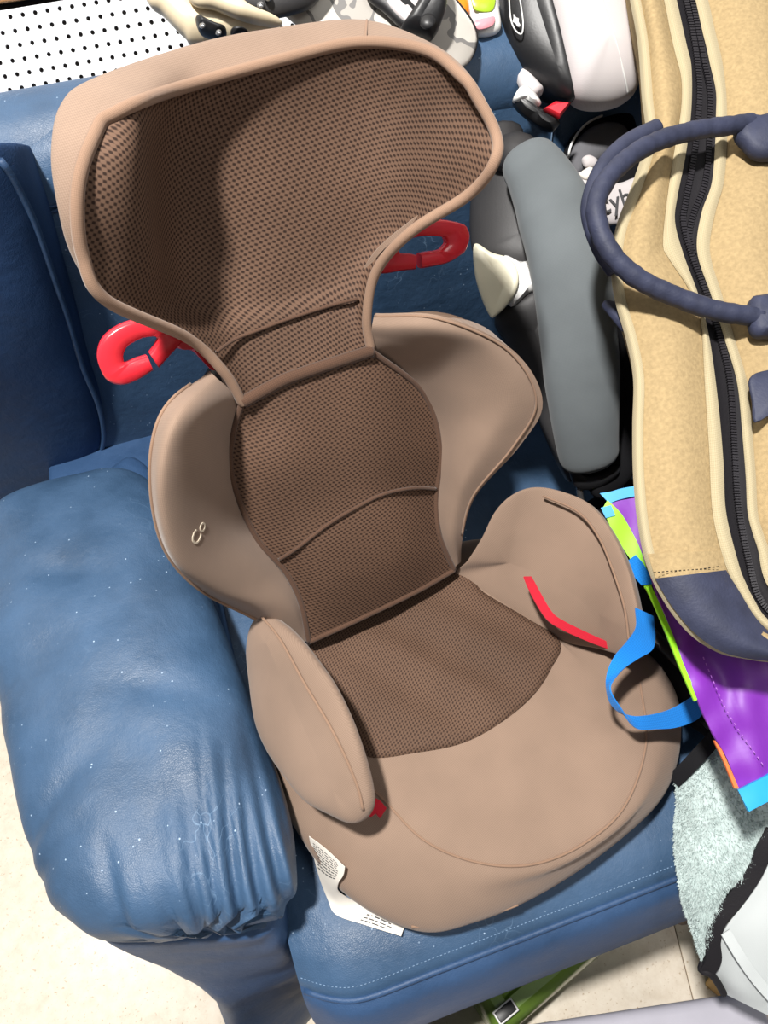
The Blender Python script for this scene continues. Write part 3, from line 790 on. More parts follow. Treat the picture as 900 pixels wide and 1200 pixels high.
# care label hanging out of the seat, curled
lab = [[(362,980,-.040),(383,996,-.034),(404,1016,-.028)],[(366,998,-.056),(384,1014,-.046),(402,1026,-.036)],[(374,1028,-.078),(386,1036,-.066),(396,1036,-.05)],[(384,1054,-.092),(392,1053,-.085),(398,1046,-.07)],[(394,1072,-.096),(406,1068,-.095),(420,1058,-.092)],[(428,1084,-.0965),(437,1075,-.0965),(448,1064,-.0965)],[(470,1097,-.0968),(472,1091,-.0968),(475,1084,-.0968)]]
LG = surf([ST.pts(r) for r in lab], 6, 6)
lb = sheet('care_label', LG, .0005, M_PAPER, seat, EZ); lb['label'] = 'curled white paper care label'
verts = []; faces = []
rr_ = random.Random(3)
def ink(i0, i1, j0, j1):
    G_ = LG; N_ = grid_normals(LG); o = len(verts); s = 1 if N_[10][5].z > 0 else -1
    for (i, j) in ((i0, j0), (i1, j0), (i1, j1), (i0, j1)):
        ii, jj = int(i), int(j); fi, fj = i - ii, j - jj; i2, j2 = min(len(G_) - 1, ii + 1), min(len(G_[0]) - 1, jj + 1)
        verts.append(G_[ii][jj].lerp(G_[i2][jj], fi).lerp(G_[ii][j2].lerp(G_[i2][j2], fi), fj) + N_[ii][jj] * s * .0004)
    faces.append((o, o + 1, o + 2, o + 3))
for k in range(9):
    i = 1.5 + k * .95; j = 1.2
    while j < 9.6:
        L_ = rr_.uniform(.5, 1.6); ink(i, i + .38, j, min(10, j + L_)); j += L_ + .35
for k in range(4):
    j = 2.0 + k * 2.1; i = 28.5
    while i < 33.5:
        L_ = rr_.uniform(.4, 1.2); ink(i, min(34, i + L_), j, j + .8); i += L_ + .3
tag(mesh('small_print', verts, faces, M_INK, lb, None, False), kind='stuff')

# ------------------------------------------------------------------ tan bag on the right
BG = Frame((.33, .2, .735), (-.05, -.40, .92))
bag = empty('canvas_bag', (.62, .5, .55), 'sand-coloured canvas bag with black zip and navy rope handle at right', 'bag')
edgeL = [(728,-60),(738,0),(747,50),(752,114),(756,163),(741,215),(722,265),(716,310),(720,350),(734,400),(742,445),(741,500),(742,560),(748,620),(760,670),(783,713),(810,745),(842,765),(872,772),(900,776),(940,777),(985,770)]
def shift(L, d): # inward shift to the right/up along the edge normal
    out = []
    for i, (x, y) in enumerate(L):
        a = L[max(0, i - 1)]; c = L[min(len(L) - 1, i + 1)]; tx, ty = c[0] - a[0], c[1] - a[1]; q = math.hypot(tx, ty)
        out.append((x + ty / q * d, y - tx / q * d))
    return out
bagH = lambda x: .0
outer = BG.pts(flat(edgeL, 0.0)); inner = BG.pts(flat(shift(edgeL, 13), .004))
# left side panel of canvas between the binding and the zip band
zl = [(762,-60),(778,0),(785,35),(791,62),(798,89),(799,115),(796,145),(789,185),(781,240),(777,285),(782,300),(808,340),(821,375),(826,450),(831,525),(835,600),(848,655),(862,688),(883,721),(900,738),(935,760)]
zr = [(778,-60),(793,0),(801,36),(806,58),(810,75),(811,107),(809,142),(803,185),(794,230),(791,260),(801,298),(820,350),(832,400),(842,475),(848,545),(851,601),(866,662),(874,683),(883,701),(900,726),(940,750)]
br = [(800,-60),(815,0),(823,36),(828,56),(832,75),(839,107),(839,135),(838,170),(834,215),(822,250),(817,295),(834,348),(850,400),(864,450),(870,510),(874,560),(876,600),(882,625),(888,643),(900,687),(945,735)]
cr_ = [(814,-60),(830,0),(838,36),(843,56),(847,75),(851,107),(852,135),(852,170),(848,215),(838,250),(832,295),(847,348),(862,400),(876,450),(882,510),(886,560),(888,600),(893,620),(900,640),(914,675),(960,722)]
def strip(name, A_, B_, ha, hm, hb, mat, th, n=120, cols=6):
    a = cr([V((x, y, 0)) for x, y in A_], n); b_ = cr([V((x, y, 0)) for x, y in B_], n)
    G_ = []
    for p, q in zip(a, b_):
        row = []
        for k in range(cols + 1):
            t = k / cols; c = p.lerp(q, t); h = ha * (1 - t) + hb * t + hm * 4 * t * (1 - t); row.append(BG.at(c.x, c.y, h))
        G_.append(row)
    return sheet(name, G_, th, mat, bag, BG.n), G_
# body below the faces
low = [p + V((.085, .075, -.10)) for p in BG.pts(flat(edgeL, 0))]
midb = [p + V((.028, .028, -.045)) for p in BG.pts(flat(edgeL, 0))]
far = [BG.at(x, y, -.115) for x, y in ((1055, 700), (1055, 400), (1055, 0), (1040, -60))] + [BG.at(900, -60, -.012)]
def body_ring(L, dz): return L + [p - BG.n * dz for p in far]
R = [body_ring(cr(BG.pts(flat(shift(edgeL, 6), -.010)), 60), .010), body_ring(cr(BG.pts(flat(shift(edgeL, 3), -.014)), 60), .02), body_ring(cr(midb, 60), .05), body_ring(cr(low, 60), .10)]
rings('body', R, M_CANV, bag, False, True, (XC, YC), angle=50)
BI = shift(edgeL, 12)
# left canvas panel
strip('side_panel', BI[:20], zl[:20], .003, .010, .004, M_CANV, .004, 130, 8)
tube_edge = [BG.at(x, y, .003) for x, y in shift(edgeL, 5)]
s_, G_ = strip('edge_binding', shift(edgeL, 0), shift(edgeL, 13), -.002, .004, .004, M_BIND, .004, 160, 4)
strip('zip_band', zl, zr, .005, .003, .005, M_BIND, .003, 130, 4)
strip('zip_tape', zr, br, .003, -.003, .003, M_ZIP, .003, 130, 6)
strip('zip_band', br, cr_, .005, .003, .005, M_BIND, .003, 130, 4)
right = [(1060, y * 1.0) for _, y in cr_]
strip('main_panel', cr_, right, .004, .060, -.125, M_CANV, .004, 130, 10)
def teeth(name, L, n, off):
    Q = cr([V((x, y, 0)) for x, y in L], n); verts = []; faces = []
    for k in range(n - 1):
        p = BG.at(Q[k].x, Q[k].y, off); q = BG.at(Q[k + 1].x, Q[k + 1].y, off); t = (q - p).normalized(); s = t.cross(BG.n); m_ = (q - p).length * .34; o = len(verts)
        for zz in (0, .0022):
            for sx in (-1, 1):
                for sy in (-1, 1): verts.append(p + t * m_ * sx + s * .0024 * sy + BG.n * zz)
        faces += [(o, o + 1, o + 3, o + 2), (o + 4, o + 6, o + 7, o + 5), (o, o + 4, o + 5, o + 1), (o + 2, o + 3, o + 7, o + 6), (o, o + 2, o + 6, o + 4), (o + 1, o + 5, o + 7, o + 3)]
    tag(mesh(name, verts, faces, M_ZT, bag, None, False), kind='stuff')
zcl = [(789,-60),(803,0),(812,44),(817,80),(819,107),(817,142),(812,188),(803,235),(800,262),(810,300),(829,350),(844,400),(855,450),(860,525),(864,590),(876,655),(893,708),(942,745)]
zcr = [(795,-60),(810,0),(818,40),(825,75),(831,107),(831,140),(829,188),(824,220),(813,248),(807,275),(812,300)]
teeth('zip_teeth', zcl, 260, .0025); teeth('zip_teeth', zcr, 110, .0025)
# navy patches
strip('corner_patch', [(768,678),(777,694),(790,714),(813,741),(842,762),(872,771),(910,776)], [(851,668),(857,678),(866,692),(883,720),(900,739),(918,752),(940,764)], .007, .010, .008, M_NAVY, .003, 60, 10)
strip('canvas_hem', [(759,649),(763,662),(768,678)], [(845,645),(848,655),(851,668)], .006, .0102, .007, M_CANV, .002, 12, 10)
stitches('stitching', BG.pts(flat([(766,671),(790,669),(820,667),(848,663)], .0165)), .0032, .002, .0004, M_HOLE, bag)
plate('webbing_patch', BG.pts(flat([(880,442),(905,432),(960,425),(960,470),(905,486),(886,494),(883,470)], .024)), BG.n, .004, M_NAVY, bag, 60)
def anchor(L): return plate('handle_anchor', BG.pts(flat(L, .034)), BG.n, .018, M_NAVY, bag, 60)
anchor([(868,136),(874,130),(890,130),(940,124),(950,170),(905,178),(888,174),(876,162),(868,152)])
anchor([(885,346),(898,341),(950,336),(955,385),(905,389),(890,386),(884,370)])
hp_ = [(880,144,.026),(850,148,.032),(820,152,.036),(780,162,.042),(745,179,.048),(714,207,.052),(699,237,.052),(702,267,.05),(717,298,.046),(747,326,.04),(790,347,.034),(840,364,.030),(890,372,.026)]
hd = tube('handle', BG.pts(hp_), .008, M_NAVY, bag, 14, 180, rr=lambda t: 0.0080 * (1 + .025 * math.sin(t * 190) + .02 * math.sin(t * 83)))
hp2 = [(770,150,.012),(735,168,.014),(708,195,.015),(694,228,.014),(692,255,.012),(704,290,.010),(722,318,.006)]
tube('handle', BG.pts(hp2), .008, M_NAVY, bag, 12, 90)['label'] = 'lower navy handle half hidden under the front one'
rbox('side_tab', BG.at(733, 372, -.02), (.03, .04, .008), .003, M_NAVY, bag, Matrix.Rotation(.4, 3, 'Y'))

# ------------------------------------------------------------------ purple shopping bag under it
PU = Frame((.33, .17, .645), (-.12, -.45, .88))
pb = empty('shopping_bag', (.5, .25, .45), 'purple shopping bag with lime and blue trim under the sand canvas bag', 'bag')
pl_ = [(755,640),(768,690),(780,722),(795,762),(817,819),(832,853),(851,887),(866,925)]
pr_ = [(900,560),(915,620),(930,690),(950,740),(960,790),(970,830),(975,860),(980,880)]
def pstrip(name, A_, B_, hh, mat, th, n=60, cols=6, wav=0.0, Fm=PU):
    a = cr([V((x, y, 0)) for x, y in A_], n); b_ = cr([V((x, y, 0)) for x, y in B_], n); G_ = []
    for i, (p, q) in enumerate(zip(a, b_)):
        row = []
        for k in range(cols + 1):
            c = p.lerp(q, k / cols); row.append(Fm.at(c.x, c.y, hh + wav * noise.noise(V((c.x * .03, c.y * .02, 1)))))
        G_.append(row)
    return sheet(name, G_, th, mat, pb, Fm.n)
pstrip('front_panel', pl_, pr_, 0, M_PURP, .002, 60, 24, .012)
pstrip('hem', [(865,926),(871,938),(878,951)], [(985,865),(988,880),(990,893)], .004, M_CYAN, .004, 14, 12, .004)
pstrip('lime_edge', [(757,688),(768,712),(782,745),(796,780),(808,808),(814,822)], [(763,686),(775,712),(789,745),(802,780),(813,806),(817,820)], .003, M_LIME, .003, 40, 2)
pstrip('orange_edge', [(837,868),(850,896),(861,924)], [(841,868),(854,896),(866,924)], -.003, M_ORNG, .003, 20, 2)
stitches('stitching', PU.pts(flat([(824,770),(846,821),(862,850),(883,880),(900,905)], .0075)), .005, .0025, .0004, plain('lilac_thread', (176, 110, 206), .8), pb)
PU2 = Frame((.36, .36, .62), (-.3, -.40, .86))
pstrip('gusset', [(712,582),(724,605),(738,632),(752,664)], [(770,570),(775,600),(780,630),(785,660)], 0, M_PURP, .002, 20, 6, .004, PU2)
pstrip('gusset_trim', [(703,578),(716,576),(730,572),(760,567)], [(714,590),(724,586),(736,583),(762,578)], .003, M_CYAN, .003, 16, 3, 0, PU2)
pstrip('lime_edge', [(706,596),(716,618),(730,642),(744,664),(756,690)], [(712,586),(728,602),(742,626),(752,648),(764,686)], .003, M_LIME, .003, 30, 3, .003, PU2)
pstrip('side_tab', [(704,595),(710,607)], [(716,592),(721,604)], .006, M_CYAN, .003, 6, 3, 0, PU2)
pstrip('webbing_end', [(732,660),(740,672),(752,686)], [(745,650),(756,664),(765,684)], .006, M_BWEB, .003, 14, 3, 0, PU2)
# blue carrying strap looping over the car seat
SP = Frame((.30, .27, .60), (-.1, -.55, .83))
ca_ = [(745,712,.004),(746,735,.006),(735,752,.010),(721,768,.014),(712,786,.018),(710,806,.022),(716,826,.022),(732,838,.018),(758,838,.012),(785,831,.006),(808,818,.002),(820,808,.0)]
cb_ = [(766,722,.0),(768,748,.0),(764,762,.004),(748,772,.010),(728,786,.022),(714,806,.030),(728,832,.028),(744,853,.016),(768,854,.008),(792,852,.002),(814,844,-.002),(824,834,-.004)]
a_ = cr(SP.pts(ca_), 90); b2_ = cr(SP.pts(cb_), 90)
sheet('carrying_strap', [[p.lerp(q, k / 6) for k in range(7)] for p, q in zip(a_, b2_)], .0014, M_BWEB, pb, SP.n)

# ------------------------------------------------------------------ infant carrier behind the car seat
CF = Frame(CAM + ray(640, 380) * (0.615 / ray(640, 380).y), (-.22, -.62, .75))
ic = empty('infant_carrier', (.42, .62, .432), 'charcoal infant carrier with padded grey handle behind the car seat', 'car seat')
hc = [(608,178,.02),(630,205,.04),(652,255,.055),(668,320,.062),(677,390,.055),(683,460,.038),(688,520,.012),(693,548,-.004)]
HR = []
P_ = cr(CF.pts(hc), 80); fr = frames(P_, CF.n)
wv_ = lambda t: (.028 + .012 * min(1, t * 4)) * (1 - .2 * max(0, t - .7) / .3)
for k, (p, (t, u, v_)) in enumerate(zip(P_, fr)):
    q = k / 79; a = wv_(q); e = 1.0
    if q < .06: e = (1 - ((.06 - q) / .06) ** 2) ** .5
    if q > .95: e = (1 - ((q - .95) / .055) ** 2) ** .5
    e = max(e, .05)
    HR.append([p + (v_ * (a * math.copysign(abs(math.cos(x)) ** .85, math.cos(x))) + u * (a * .75 * math.copysign(abs(math.sin(x)) ** .85, math.sin(x)))) * e for x in [2 * PI * i / 36 for i in range(36)]])
rings('handle_cover', HR, M_GREYF, ic)
tube('handle_core', CF.pts([(588,158,-.012),(592,178,.0),(606,178,.012),(622,200,.02)]), .024, M_CHAR, ic, 14, 24, CF.n, .8)
puff('upper_shell', CF.pts([(590,160,-.02),(612,210,-.005),(632,270,.0),(640,310,.0),(600,318,-.01),(566,305,-.02),(552,285,-.03),(552,230,-.035),(565,185,-.03)]), CF.pts([(590,200,-.02),(605,280,-.015)]), CF.n, .02, .05, M_CHAR, ic)
puff('hinge_cover', CF.pts([(556,286,.006),(576,296,.010),(597,303,.014),(607,318,.016),(606,338,.016),(594,358,.014),(580,371,.010),(574,370,.008),(564,348,.006),(556,318,.006)]), CF.pts([(575,315,.004),(588,340,.006)]), CF.n, .007, .02, M_CREAM, ic)
plate('hinge_arm', CF.pts(flat([(590,300),(612,305),(632,300),(650,297),(652,336),(635,338),(620,342),(598,356)], .012)), CF.n, .02, M_WHITE, ic, 60)
puff('lower_shell', CF.pts([(580,372,-.01),(610,350,.0),(650,335,.0),(656,400,-.004),(662,480,-.014),(670,560,-.035),(662,556,-.04),(640,510,-.03),(615,450,-.03),(592,400,-.02)]), CF.pts([(625,390,-.01),(648,470,-.022),(662,530,-.04)]), CF.n, .012, .05, M_CHAR, ic)
puff('seat_shell', CF.pts([(690,280,-.02),(735,300,-.03),(760,420,-.03),(758,520,-.03),(725,575,-.03),(690,570,-.02),(690,420,-.01)]), CF.pts([(720,380,-.03),(725,500,-.03)]), CF.n, .02, .06, M_BLACKF, ic)
puff('handle_foot', CF.pts([(668,548,-.012),(690,556,-.010),(722,545,-.012),(724,556,-.012),(700,572,-.015),(676,572,-.015)]), CF.pts([(685,562,-.012),(708,560,-.012)]), CF.n, .008, .02, M_BLACK, ic)
tube('release_rod', CF.pts([(679,568,-.02),(680,580,-.022),(682,598,-.026)]), .004, M_STEEL, ic, 8, 12)
def on_shell(x, y): return CF.at(x, y, -.004)
rgb_ = plate('sticker', [on_shell(x, y) for x, y in [(640,442),(648,440),(655,452),(656,464),(648,468),(641,458)]], CF.n, .001, M_GOLD, ic, 40)
plate('sticker_print', [on_shell(x, y) + CF.n * .0006 for x, y in [(642,446),(648,444),(653,453),(654,461),(648,464),(643,456)]], CF.n, .001, M_BRIC, rgb_, 30)

# ------------------------------------------------------------------ upright grey child seat at the top
UF = Frame((.47, .78, .88), (-.15, -.70, .70))
us = empty('booster_seat', (.47, .8, .8), 'pale grey and black child seat standing above the carrier handle', 'car seat')
puff('cushion', UF.pts([(628,-70,0),(700,-80,0),(735,-30,0),(746,20,0),(749,70,0),(744,108,-.005),(722,124,-.008),(690,126,-.008),(670,114,-.004),(660,80,0),(650,40,0),(640,0,0)]), UF.pts([(680,-10,.0),(702,60,.0)]), UF.n, .035, .05, M_LGREY, us, 130)
tube('seam', UF.pts([(697,-30,.034),(708,10,.036),(722,50,.033),(732,90,.022),(736,110,.010)]), .0012, M_WHITE, us, 6, 40)
sh = puff('side_shell', UF.pts([(590,-60,-.02),(640,-70,.0),(650,0,.004),(660,45,.004),(671,90,.0),(674,116,-.004),(655,116,-.01),(630,98,-.018),(603,68,-.02),(592,40,-.02),(588,0,-.02)]), UF.pts([(615,-20,-.012),(630,30,-.01),(648,85,-.008)]), UF.n, .018, .05, M_BLACK, us, 120)
ol = [(596,-20),(598,18),(603,34),(611,40),(613,28),(611,10),(606,-20)]
tube('badge_outline', UF.pts(flat(ol, .005)), .0008, M_WHITE, sh, 6, 60)
plate('badge_icon', UF.pts(flat([(602,16),(605,20),(608,21),(608,25),(610,30),(607,31),(604,27),(601,25),(602,21)], .0065)), UF.n, .002, M_WHITE, sh, 30)
# anchoring arm with red button
plate('anchor_arm', UF.pts(flat([(604,113),(609,110),(634,121),(657,138),(655,146),(650,149),(636,144),(612,126)], .006)), UF.n, .024, M_BLACK, us, 50)
plate('anchor_cap', UF.pts(flat([(604,113),(610,100),(618,97),(626,102),(636,117),(630,121),(616,117)], .010)), UF.n, .022, M_WHITE, us, 50)
plate('release_button', UF.pts(flat([(638,126),(652,117),(670,119),(657,137)], .014)), UF.n, .012, M_RED, us, 4, smooth_pts=False)['label'] = 'red release button'
tube('arm_stem', UF.pts([(613,85,-.03),(618,98,-.02),(628,110,-.012)]), .010, M_LGREY, us, 10, 16)

# ------------------------------------------------------------------ grey padded harness seat with lettering
HF = Frame((.46, .66, .66), (-.1, -.65, .75))
hs = empty('baby_seat', (.5, .65, .6), 'grey and black padded baby seat with lettering behind the navy handle', 'baby seat')
puff('back_pad', HF.pts([(660,195,0),(666,165,0),(682,140,0),(705,127,0),(735,128,0),(748,160,0),(750,215,0),(745,250,0),(700,250,0),(672,225,0)]), HF.pts([(700,165,0),(715,220,0)]), HF.n, .012, .04, M_BLACKF, hs)
puff('head_pad', HF.pts([(667,186,.010),(676,165,.010),(692,150,.010),(712,144,.010),(730,148,.010),(738,165,.010),(720,178,.010),(700,190,.010),(676,206,.010),(668,200,.010)]), HF.pts([(690,175,.01),(715,160,.01)]), HF.n, .012, .01, M_GREYD, hs)
tube('trim', HF.pts([(664,196,.012),(670,168,.014),(686,146,.014),(706,135,.014)]), .0015, M_WHITE, hs, 6, 40)
puff('harness_pad', HF.pts([(676,206,.016),(700,190,.018),(732,172,.018),(740,180,.018),(718,200,.018),(690,216,.016)]), HF.pts([(695,203,.018),(725,183,.018)]), HF.n, .010, .008, M_GREYD, hs)
puff('buckle', HF.pts([(682,186,.026),(690,182,.026),(700,188,.026),(698,196,.026),(686,196,.026)]), HF.pts([(690,190,.026)]), HF.n, .006, .006, M_LGREY, hs, 40)
lp = puff('logo_strap', HF.pts([(665,212,.016),(690,200,.018),(700,215,.018),(725,215,.018),(748,210,.018),(752,245,.018),(730,262,.018),(700,262,.018),(680,245,.016)]), HF.pts([(695,228,.018),(735,236,.018)]), HF.n, .012, .008, M_LGREY, hs, 90)
tdir = HF.at(742, 226, .031) - HF.at(714, 236, .031)
text('lettering', 'cybex', .030, basis(tdir, HF.n, HF.at(735, 231, .0315)), M_INK, lp, .0004)
puff('mesh_patch', HF.pts([(679,204,.028),(690,196,.028),(698,200,.028),(696,208,.028),(686,211,.028)]), HF.pts([(689,204,.028)]), HF.n, .004, .006, M_PAPER, hs, 40)

# ------------------------------------------------------------------ black padded bag on the seat
bb = empty('black_bag', (.45, .33, .432), 'black padded bag on the seat between car seat and purple bag', 'bag')
puff('body', [V(p) for p in ((.335,.47,.48),(.345,.36,.48),(.365,.28,.48),(.385,.20,.48),(.44,.175,.48),(.56,.20,.48),(.62,.35,.48),(.60,.50,.48),(.46,.52,.48))], [V((.44,.30,.48)), V((.50,.42,.48))], EZ, .055, .046, M_BLACKF, bb)
tube('strap', [V((.352,.40,.52)), V((.37,.30,.525)), V((.395,.23,.515)), V((.41,.19,.49))], .008, M_BLACK, bb, 8, 40, EZ, .4)
tube('piping', [V((.338,.47,.49)), V((.348,.36,.49)), V((.368,.28,.49)), V((.388,.20,.49))], .004, M_BLACK, bb, 8, 40)

# ------------------------------------------------------------------ fleece over the sofa corner
FL = Frame((.33, .10, .455), (-.25, -.35, .90))
fj = empty('fleece_blanket', (.42, .1, .432), 'pale mint fleece blanket with black binding hanging over the sofa edge', 'blanket')
fr_ = [[(791,917,.0),(812,893,.008),(836,871,.012),(870,850,.014),(930,830,.014)],
       [(793,942,.0),(815,925,.012),(842,910,.018),(880,895,.020),(945,890,.02)],
       [(790,979,.0),(812,965,.014),(840,955,.020),(878,945,.022),(935,935,.02)],
       [(793,1019,-.002),(812,1005,.012),(838,1000,.018),(870,990,.018),(905,980,.015)],
       [(800,1058,-.008),(815,1045,.008),(835,1035,.014),(856,1030,.012),(880,1022,.008)],
       [(811,1087,-.014),(818,1078,.0),(828,1068,.006),(840,1062,.004),(850,1064,.0)],
       [(822,1124,-.022),(825,1116,-.012),(829,1106,-.006),(832,1100,-.006),(835,1098,-.008)]]
FG = surf([FL.pts(r) for r in fr_], 12, 10)
FG = [[p + FL.n * (.005 * noise.noise(p * 40) + .003 * noise.noise(p * 110)) for p in r] for r in FG]
sheet('fleece', FG, .012, M_FLEECE, fj, FL.n)
verts = []; faces = []
NN = grid_normals(FG); sgn = 1 if NN[20][20].dot(FL.n) > 0 else -1
for _ in range(9000):
    i = random.randrange(len(FG) - 1); j = random.randrange(len(FG[0]) - 1)
    if random.random() < .12: j = 0
    p = FG[i][j].lerp(FG[i + 1][j + 1], random.random()).lerp(FG[i][j + 1], random.random() * .5); n_ = NN[i][j] * sgn
    if j == 0: n_ = (n_ - (FG[i][1] - FG[i][0]).normalized()).normalized()
    d = (n_ * .5 + V((random.gauss(0, .3) - .3, random.gauss(0, .3) - .5, random.gauss(0, .2)))).normalized(); L_ = random.uniform(.002, .0045)
    s = d.orthogonal().normalized(); s = Matrix.Rotation(random.uniform(0, 6.28), 3, d) @ s; o = len(verts); w_ = .0006
    verts += [p - s * w_, p + s * w_, p + d * L_ * .6 + s * w_ * .7, p + d * L_]; faces += [(o, o + 1, o + 2), (o, o + 2, o + 3)]
tag(mesh('pile', verts, faces, M_FLEECE, fj), kind='stuff')
bd = [(945,900,.02),(915,955,.018),(898,990,.016),(882,1024,.010),(862,1052,.006),(842,1076,.002),(835,1100,-.004),(836,1122,-.012),(828,1137,-.02)]
ribbon('binding', FL.pts(bd), [V((.8, -.3, .2))], .014, .006, M_ZIP, fj, 90)
ribbon('binding', FL.pts([(790,915,.004),(806,899,.012),(822,882,.016),(842,860,.018)]), [V((-.3, .9, 0))], .014, .006, M_BLACKF, fj, 40)
# pale cloth lining right of the binding
cg = [[(905,1000,.004),(940,990,.004),(1000,960,.0)],[(880,1048,.0),(925,1050,.006),(1000,1040,.0)],[(850,1088,-.006),(905,1090,.004),(1000,1090,.0)],[(840,1118,-.02),(890,1128,-.006),(985,1140,-.008)],[(838,1140,-.034),(880,1160,-.02),(975,1185,-.02)],[(852,1166,-.05),(880,1180,-.036),(950,1215,-.036)]]
CG = surf([FL.pts(r) for r in cg], 10, 8)
sheet('lining', CG, .004, M_CLOTH, fj, FL.n)
ribbon('lining_seam', FL.pts([(850,1092,.001),(868,1122,.001),(888,1150,-.005),(915,1180,-.012)]), [V((1, .2, .1))], .010, .002, M_CLOTH, fj, 40)
tube('cord_end', FL.pts([(824,1128,-.018),(822,1137,-.02),(832,1141,-.02),(840,1150,-.03),(848,1164,-.045)]), .0035, M_ZIP, fj, 8, 30)

# ------------------------------------------------------------------ lilac-grey case in front of the sofa
gc = empty('storage_bin', (.36, -.25, 0), 'lilac-grey plastic storage bin lid in front of the sofa', 'bin')
GF = Frame((0, 0, .22), EZ)
P0 = GF.at(540, 1212); P1 = GF.at(862, 1163)
d = (P1 - P0).normalized(); nn = V((d.y, -d.x, 0))
if nn.y > 0: nn = -nn
rot = Matrix(((d.x, -nn.x, 0), (d.y, -nn.y, 0), (0, 0, 1)))
cc = P1 + d * .03 - d * .33 + nn * .2
rbox('lid', (cc.x, cc.y, .205), (.66, .40, .03), .012, M_CASE, gc, rot, 4)
rbox('body', (cc.x, cc.y, .097), (.62, .36, .19), .02, M_CASE, gc, rot, 3)
for k in range(3):
    a = cc - nn * (.165 - k * .012) 
    tube('rib', [a - d * .30 + EZ * .1275, a + d * .30 + EZ * .1275] if False else [V((a.x, a.y, .221)) - d * .30, V((a.x, a.y, .221)) + d * .29], .003, M_CASE, gc, 8, 10)

# ------------------------------------------------------------------ green case poking out under the sofa
gg = empty('green_case', (.12, .25, 0), 'glossy green plastic case pushed under the sofa front', 'case')
GZ = Frame((0, 0, .10), EZ)
a, b_ = GZ.at(712, 1112), GZ.at(610, 1200)
d = (b_ - a).normalized(); nn = V((-d.y, d.x, 0))
if nn.x > 0: nn = -nn
L0 = a - d * .20; L1 = b_ + d * .03
def gring(off, z): return cr([L0 + nn * off, a + nn * off, b_ + nn * off, L1 + nn * off, L1 + nn * (.24 - off), L0 + nn * (.24 - off)], 2) if False else [V((p.x, p.y, z)) for p in (L0 + nn * off + d * off, L1 + nn * off - d * off, L1 + nn * (.22 - off) - d * off, L0 + nn * (.22 - off) + d * off)]
R = [gring(o, z) for o, z in ((.012, .0), (.004, .006), (.0, .03), (.001, .075), (.006, .09), (.015, .099), (.03, .101), (.034, .095), (.05, .095), (.056, .104), (.08, .106), (.09, .106))]
gcase = rings('body', R, M_GREEN, gg, angle=35)
lc = GZ.at(592, 1186) + nn * .0
lm = V((lc.x, lc.y, .107))
pA = [(-1, -1), (1, -1), (1, 1), (-1, 1)]
rot = Matrix(((d.x, nn.x, 0), (d.y, nn.y, 0), (0, 0, 1)))
bl = rbox('badge', lm, (.030, .017, .003), .001, M_WHITE, gg, rot, 2); rbox('badge_face', lm + EZ * .001, (.026, .013, .003), .0008, M_BLACK, bl, rot, 2)

# cardboard carton corner
cb = GF.at(842, 1160)
ct = rbox('carton', (.50, .0, .055), (.13, .09, .11), .002, M_CARD, None, Matrix.Rotation(.5, 3, 'Z'), 1)
tag(ct, 'small brown cardboard carton on the floor below the blanket', 'carton')

# ------------------------------------------------------------------ snowboard and bindings on top of the sofa back
SF = Frame((.30, .83, .935), (0, -.62, .78))
sb = empty('snowboard', (.2, .9, .93), 'grey camouflage snowboard lying on the sofa back', 'snowboard')
plate('deck', SF.pts(flat([(130,-100),(250,-70),(330,10),(400,60),(470,85),(535,79),(552,68),(559,52),(559,36),(548,15),(520,-15),(450,-60),(330,-120)], 0)), SF.n, .010, M_CAMO, sb, 120)
plate('deck_edge', SF.pts(flat([(130,-100),(250,-70),(330,10),(400,60),(470,86),(536,80),(553,69),(560,52),(560,36),(549,15),(520,-16),(450,-61),(330,-121)], -.0105)), SF.n, .003, M_BLACK, sb, 120)
b1 = empty('snowboard_binding', (.1, .86, .95), 'cream snowboard binding with black ratchet beside the pegboard', 'binding')
puff('highback', SF.pts([(150,-60,.03),(172,0,.03),(190,15,.028),(215,40,.025),(235,52,.02),(330,42,.02),(325,34,.025),(280,26,.03),(240,8,.034),(222,0,.034),(200,-60,.035)]), SF.pts([(185,-20,.032),(222,28,.028),(290,38,.024)]), SF.n, .012, .016, M_BEIGE, b1, 120)
puff('ankle_strap', SF.pts([(205,-60,.05),(222,0,.05),(252,10,.05),(285,22,.048),(325,30,.04),(328,24,.04),(290,6,.048),(260,-30,.05)]), SF.pts([(232,-15,.05),(285,14,.048)]), SF.n, .01, .01, M_BEIGE, b1, 90)
rt_ = puff('ratchet', SF.pts([(229,24,.048),(233,20,.05),(240,24,.05),(252,30,.05),(264,34,.048),(265,41,.046),(258,45,.044),(245,42,.046),(234,36,.048)]), SF.pts([(238,30,.05),(256,38,.048)]), SF.n, .010, .012, M_BLACK, b1, 60)
for q in ((237, 30), (256, 38)): rings('bolt', [sup(SF.at(q[0], q[1], h), r, r, 14, XC, SF.n.cross(XC).normalized(), 2) for h, r in ((.055, .003), (.0595, .003), (.0605, .002))], M_STEEL, rt_)
puff('ratchet', SF.pts([(270,37,.044),(276,34,.045),(288,36,.045),(292,41,.042),(284,44,.04),(273,43,.042)]), SF.pts([(280,39,.044)]), SF.n, .008, .01, M_BLACK, b1, 40)
b2 = empty('snowboard_binding', (.32, .86, .95), 'black snowboard binding with white straps on the board tail', 'binding')
puff('base', SF.pts([(258,-40,.02),(262,8,.018),(300,20,.018),(335,18,.018),(372,2,.018),(380,-40,.02)]), SF.pts([(290,-10,.02),(340,-10,.02)]), SF.n, .012, .012, M_CHAR, b2, 60)
for q in ((305, 6), (314, -3)): rings('bolt', [sup(SF.at(q[0], q[1], h), r, r, 14, XC, SF.n.cross(XC).normalized(), 2) for h, r in ((.028, .004), (.034, .004), (.0355, .0028))], M_STEEL, b2)
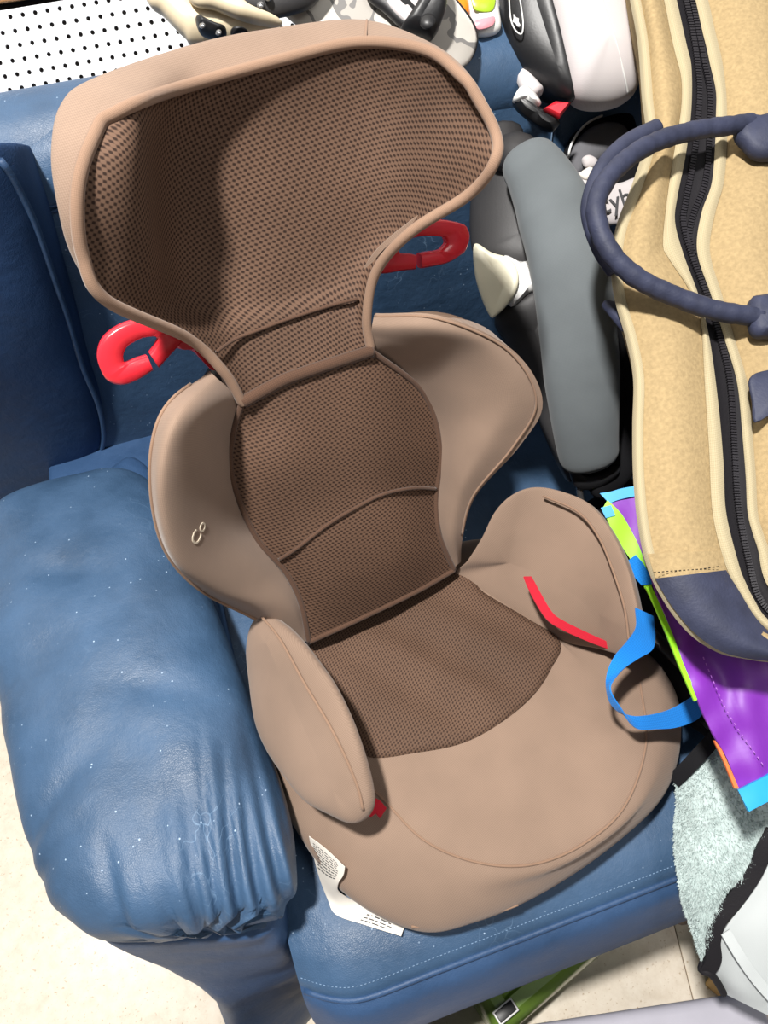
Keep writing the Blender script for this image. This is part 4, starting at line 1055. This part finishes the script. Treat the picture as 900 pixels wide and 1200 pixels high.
puff('strap_arm', SF.pts([(470,36,.02),(478,20,.028),(490,0,.034),(500,-40,.036),(523,-40,.036),(523,5,.034),(518,25,.03),(508,44,.022),(496,44,.02)]), SF.pts([(490,30,.024),(508,0,.032)]), SF.n, .014, .016, M_BLACK, b2, 80)
rings('bolt', [sup(SF.at(501, 25, h), r, r, 16, XC, SF.n.cross(XC).normalized(), 2) for h, r in ((.032, .008), (.040, .008), (.042, .006))], M_BLACK, b2)
for L_ in ([(440,-40),(452,-2),(476,24),(486,14),(466,-8),(456,-40)], [(462,-40),(474,-8),(490,10),(497,-4),(485,-18),(478,-40)]):
    plate('strap', SF.pts(flat(L_, .018)), SF.n, .006, M_LGREY, b2, 40)
puff('heel_pad', SF.pts([(425,-40,.012),(430,-4,.010),(450,14,.010),(472,34,.010),(500,48,.010),(515,30,.010),(500,0,.010),(470,-40,.012)]), SF.pts([(450,-10,.01),(490,28,.01)]), SF.n, .008, .008, M_BLACK, b2, 60)
# packets
pk1 = empty('snack_packet', (.41, .9, .95), 'white packet printed lime green and pink beside the snowboard tail', 'packet')
PF = Frame((.42, .88, .945), (0, -.7, .7))
puff('film', PF.pts([(547,-30,0),(549,10,0),(553,30,0),(560,42,0),(585,37,0),(584,10,0),(580,-30,0)]), PF.pts([(565,-10,0),(568,20,0)]), PF.n, .012, .014, M_PACKW, pk1, 70)
plate('green_print', PF.pts(flat([(554,-10),(555,8),(563,13),(578,11),(579,-10)], .0135)), PF.n, .002, M_PACKG, pk1, 40)
plate('pink_print', PF.pts(flat([(557,24),(570,20),(580,19),(578,29),(566,34),(559,33)], .0125)), PF.n, .002, M_PACKP, pk1, 40)
po = puff('orange_packet', PF.pts([(518,-20,.0),(520,4,.0),(526,17,.0),(540,22,.0),(549,18,.0),(548,0,.0),(545,-20,.0)]), PF.pts([(533,-5,0),(538,10,0)]), PF.n, .010, .010, M_ORF, None, 50)
tag(po, 'crumpled orange plastic packet behind the snowboard tail', 'packet')

# ------------------------------------------------------------------ put each Empty at the base of its thing
bpy.context.view_layer.update()
for o, loc in ROOTS:
    o.location = loc
    for c in o.children: c.matrix_parent_inverse = Matrix.Translation(-loc)
bpy.context.view_layer.update()
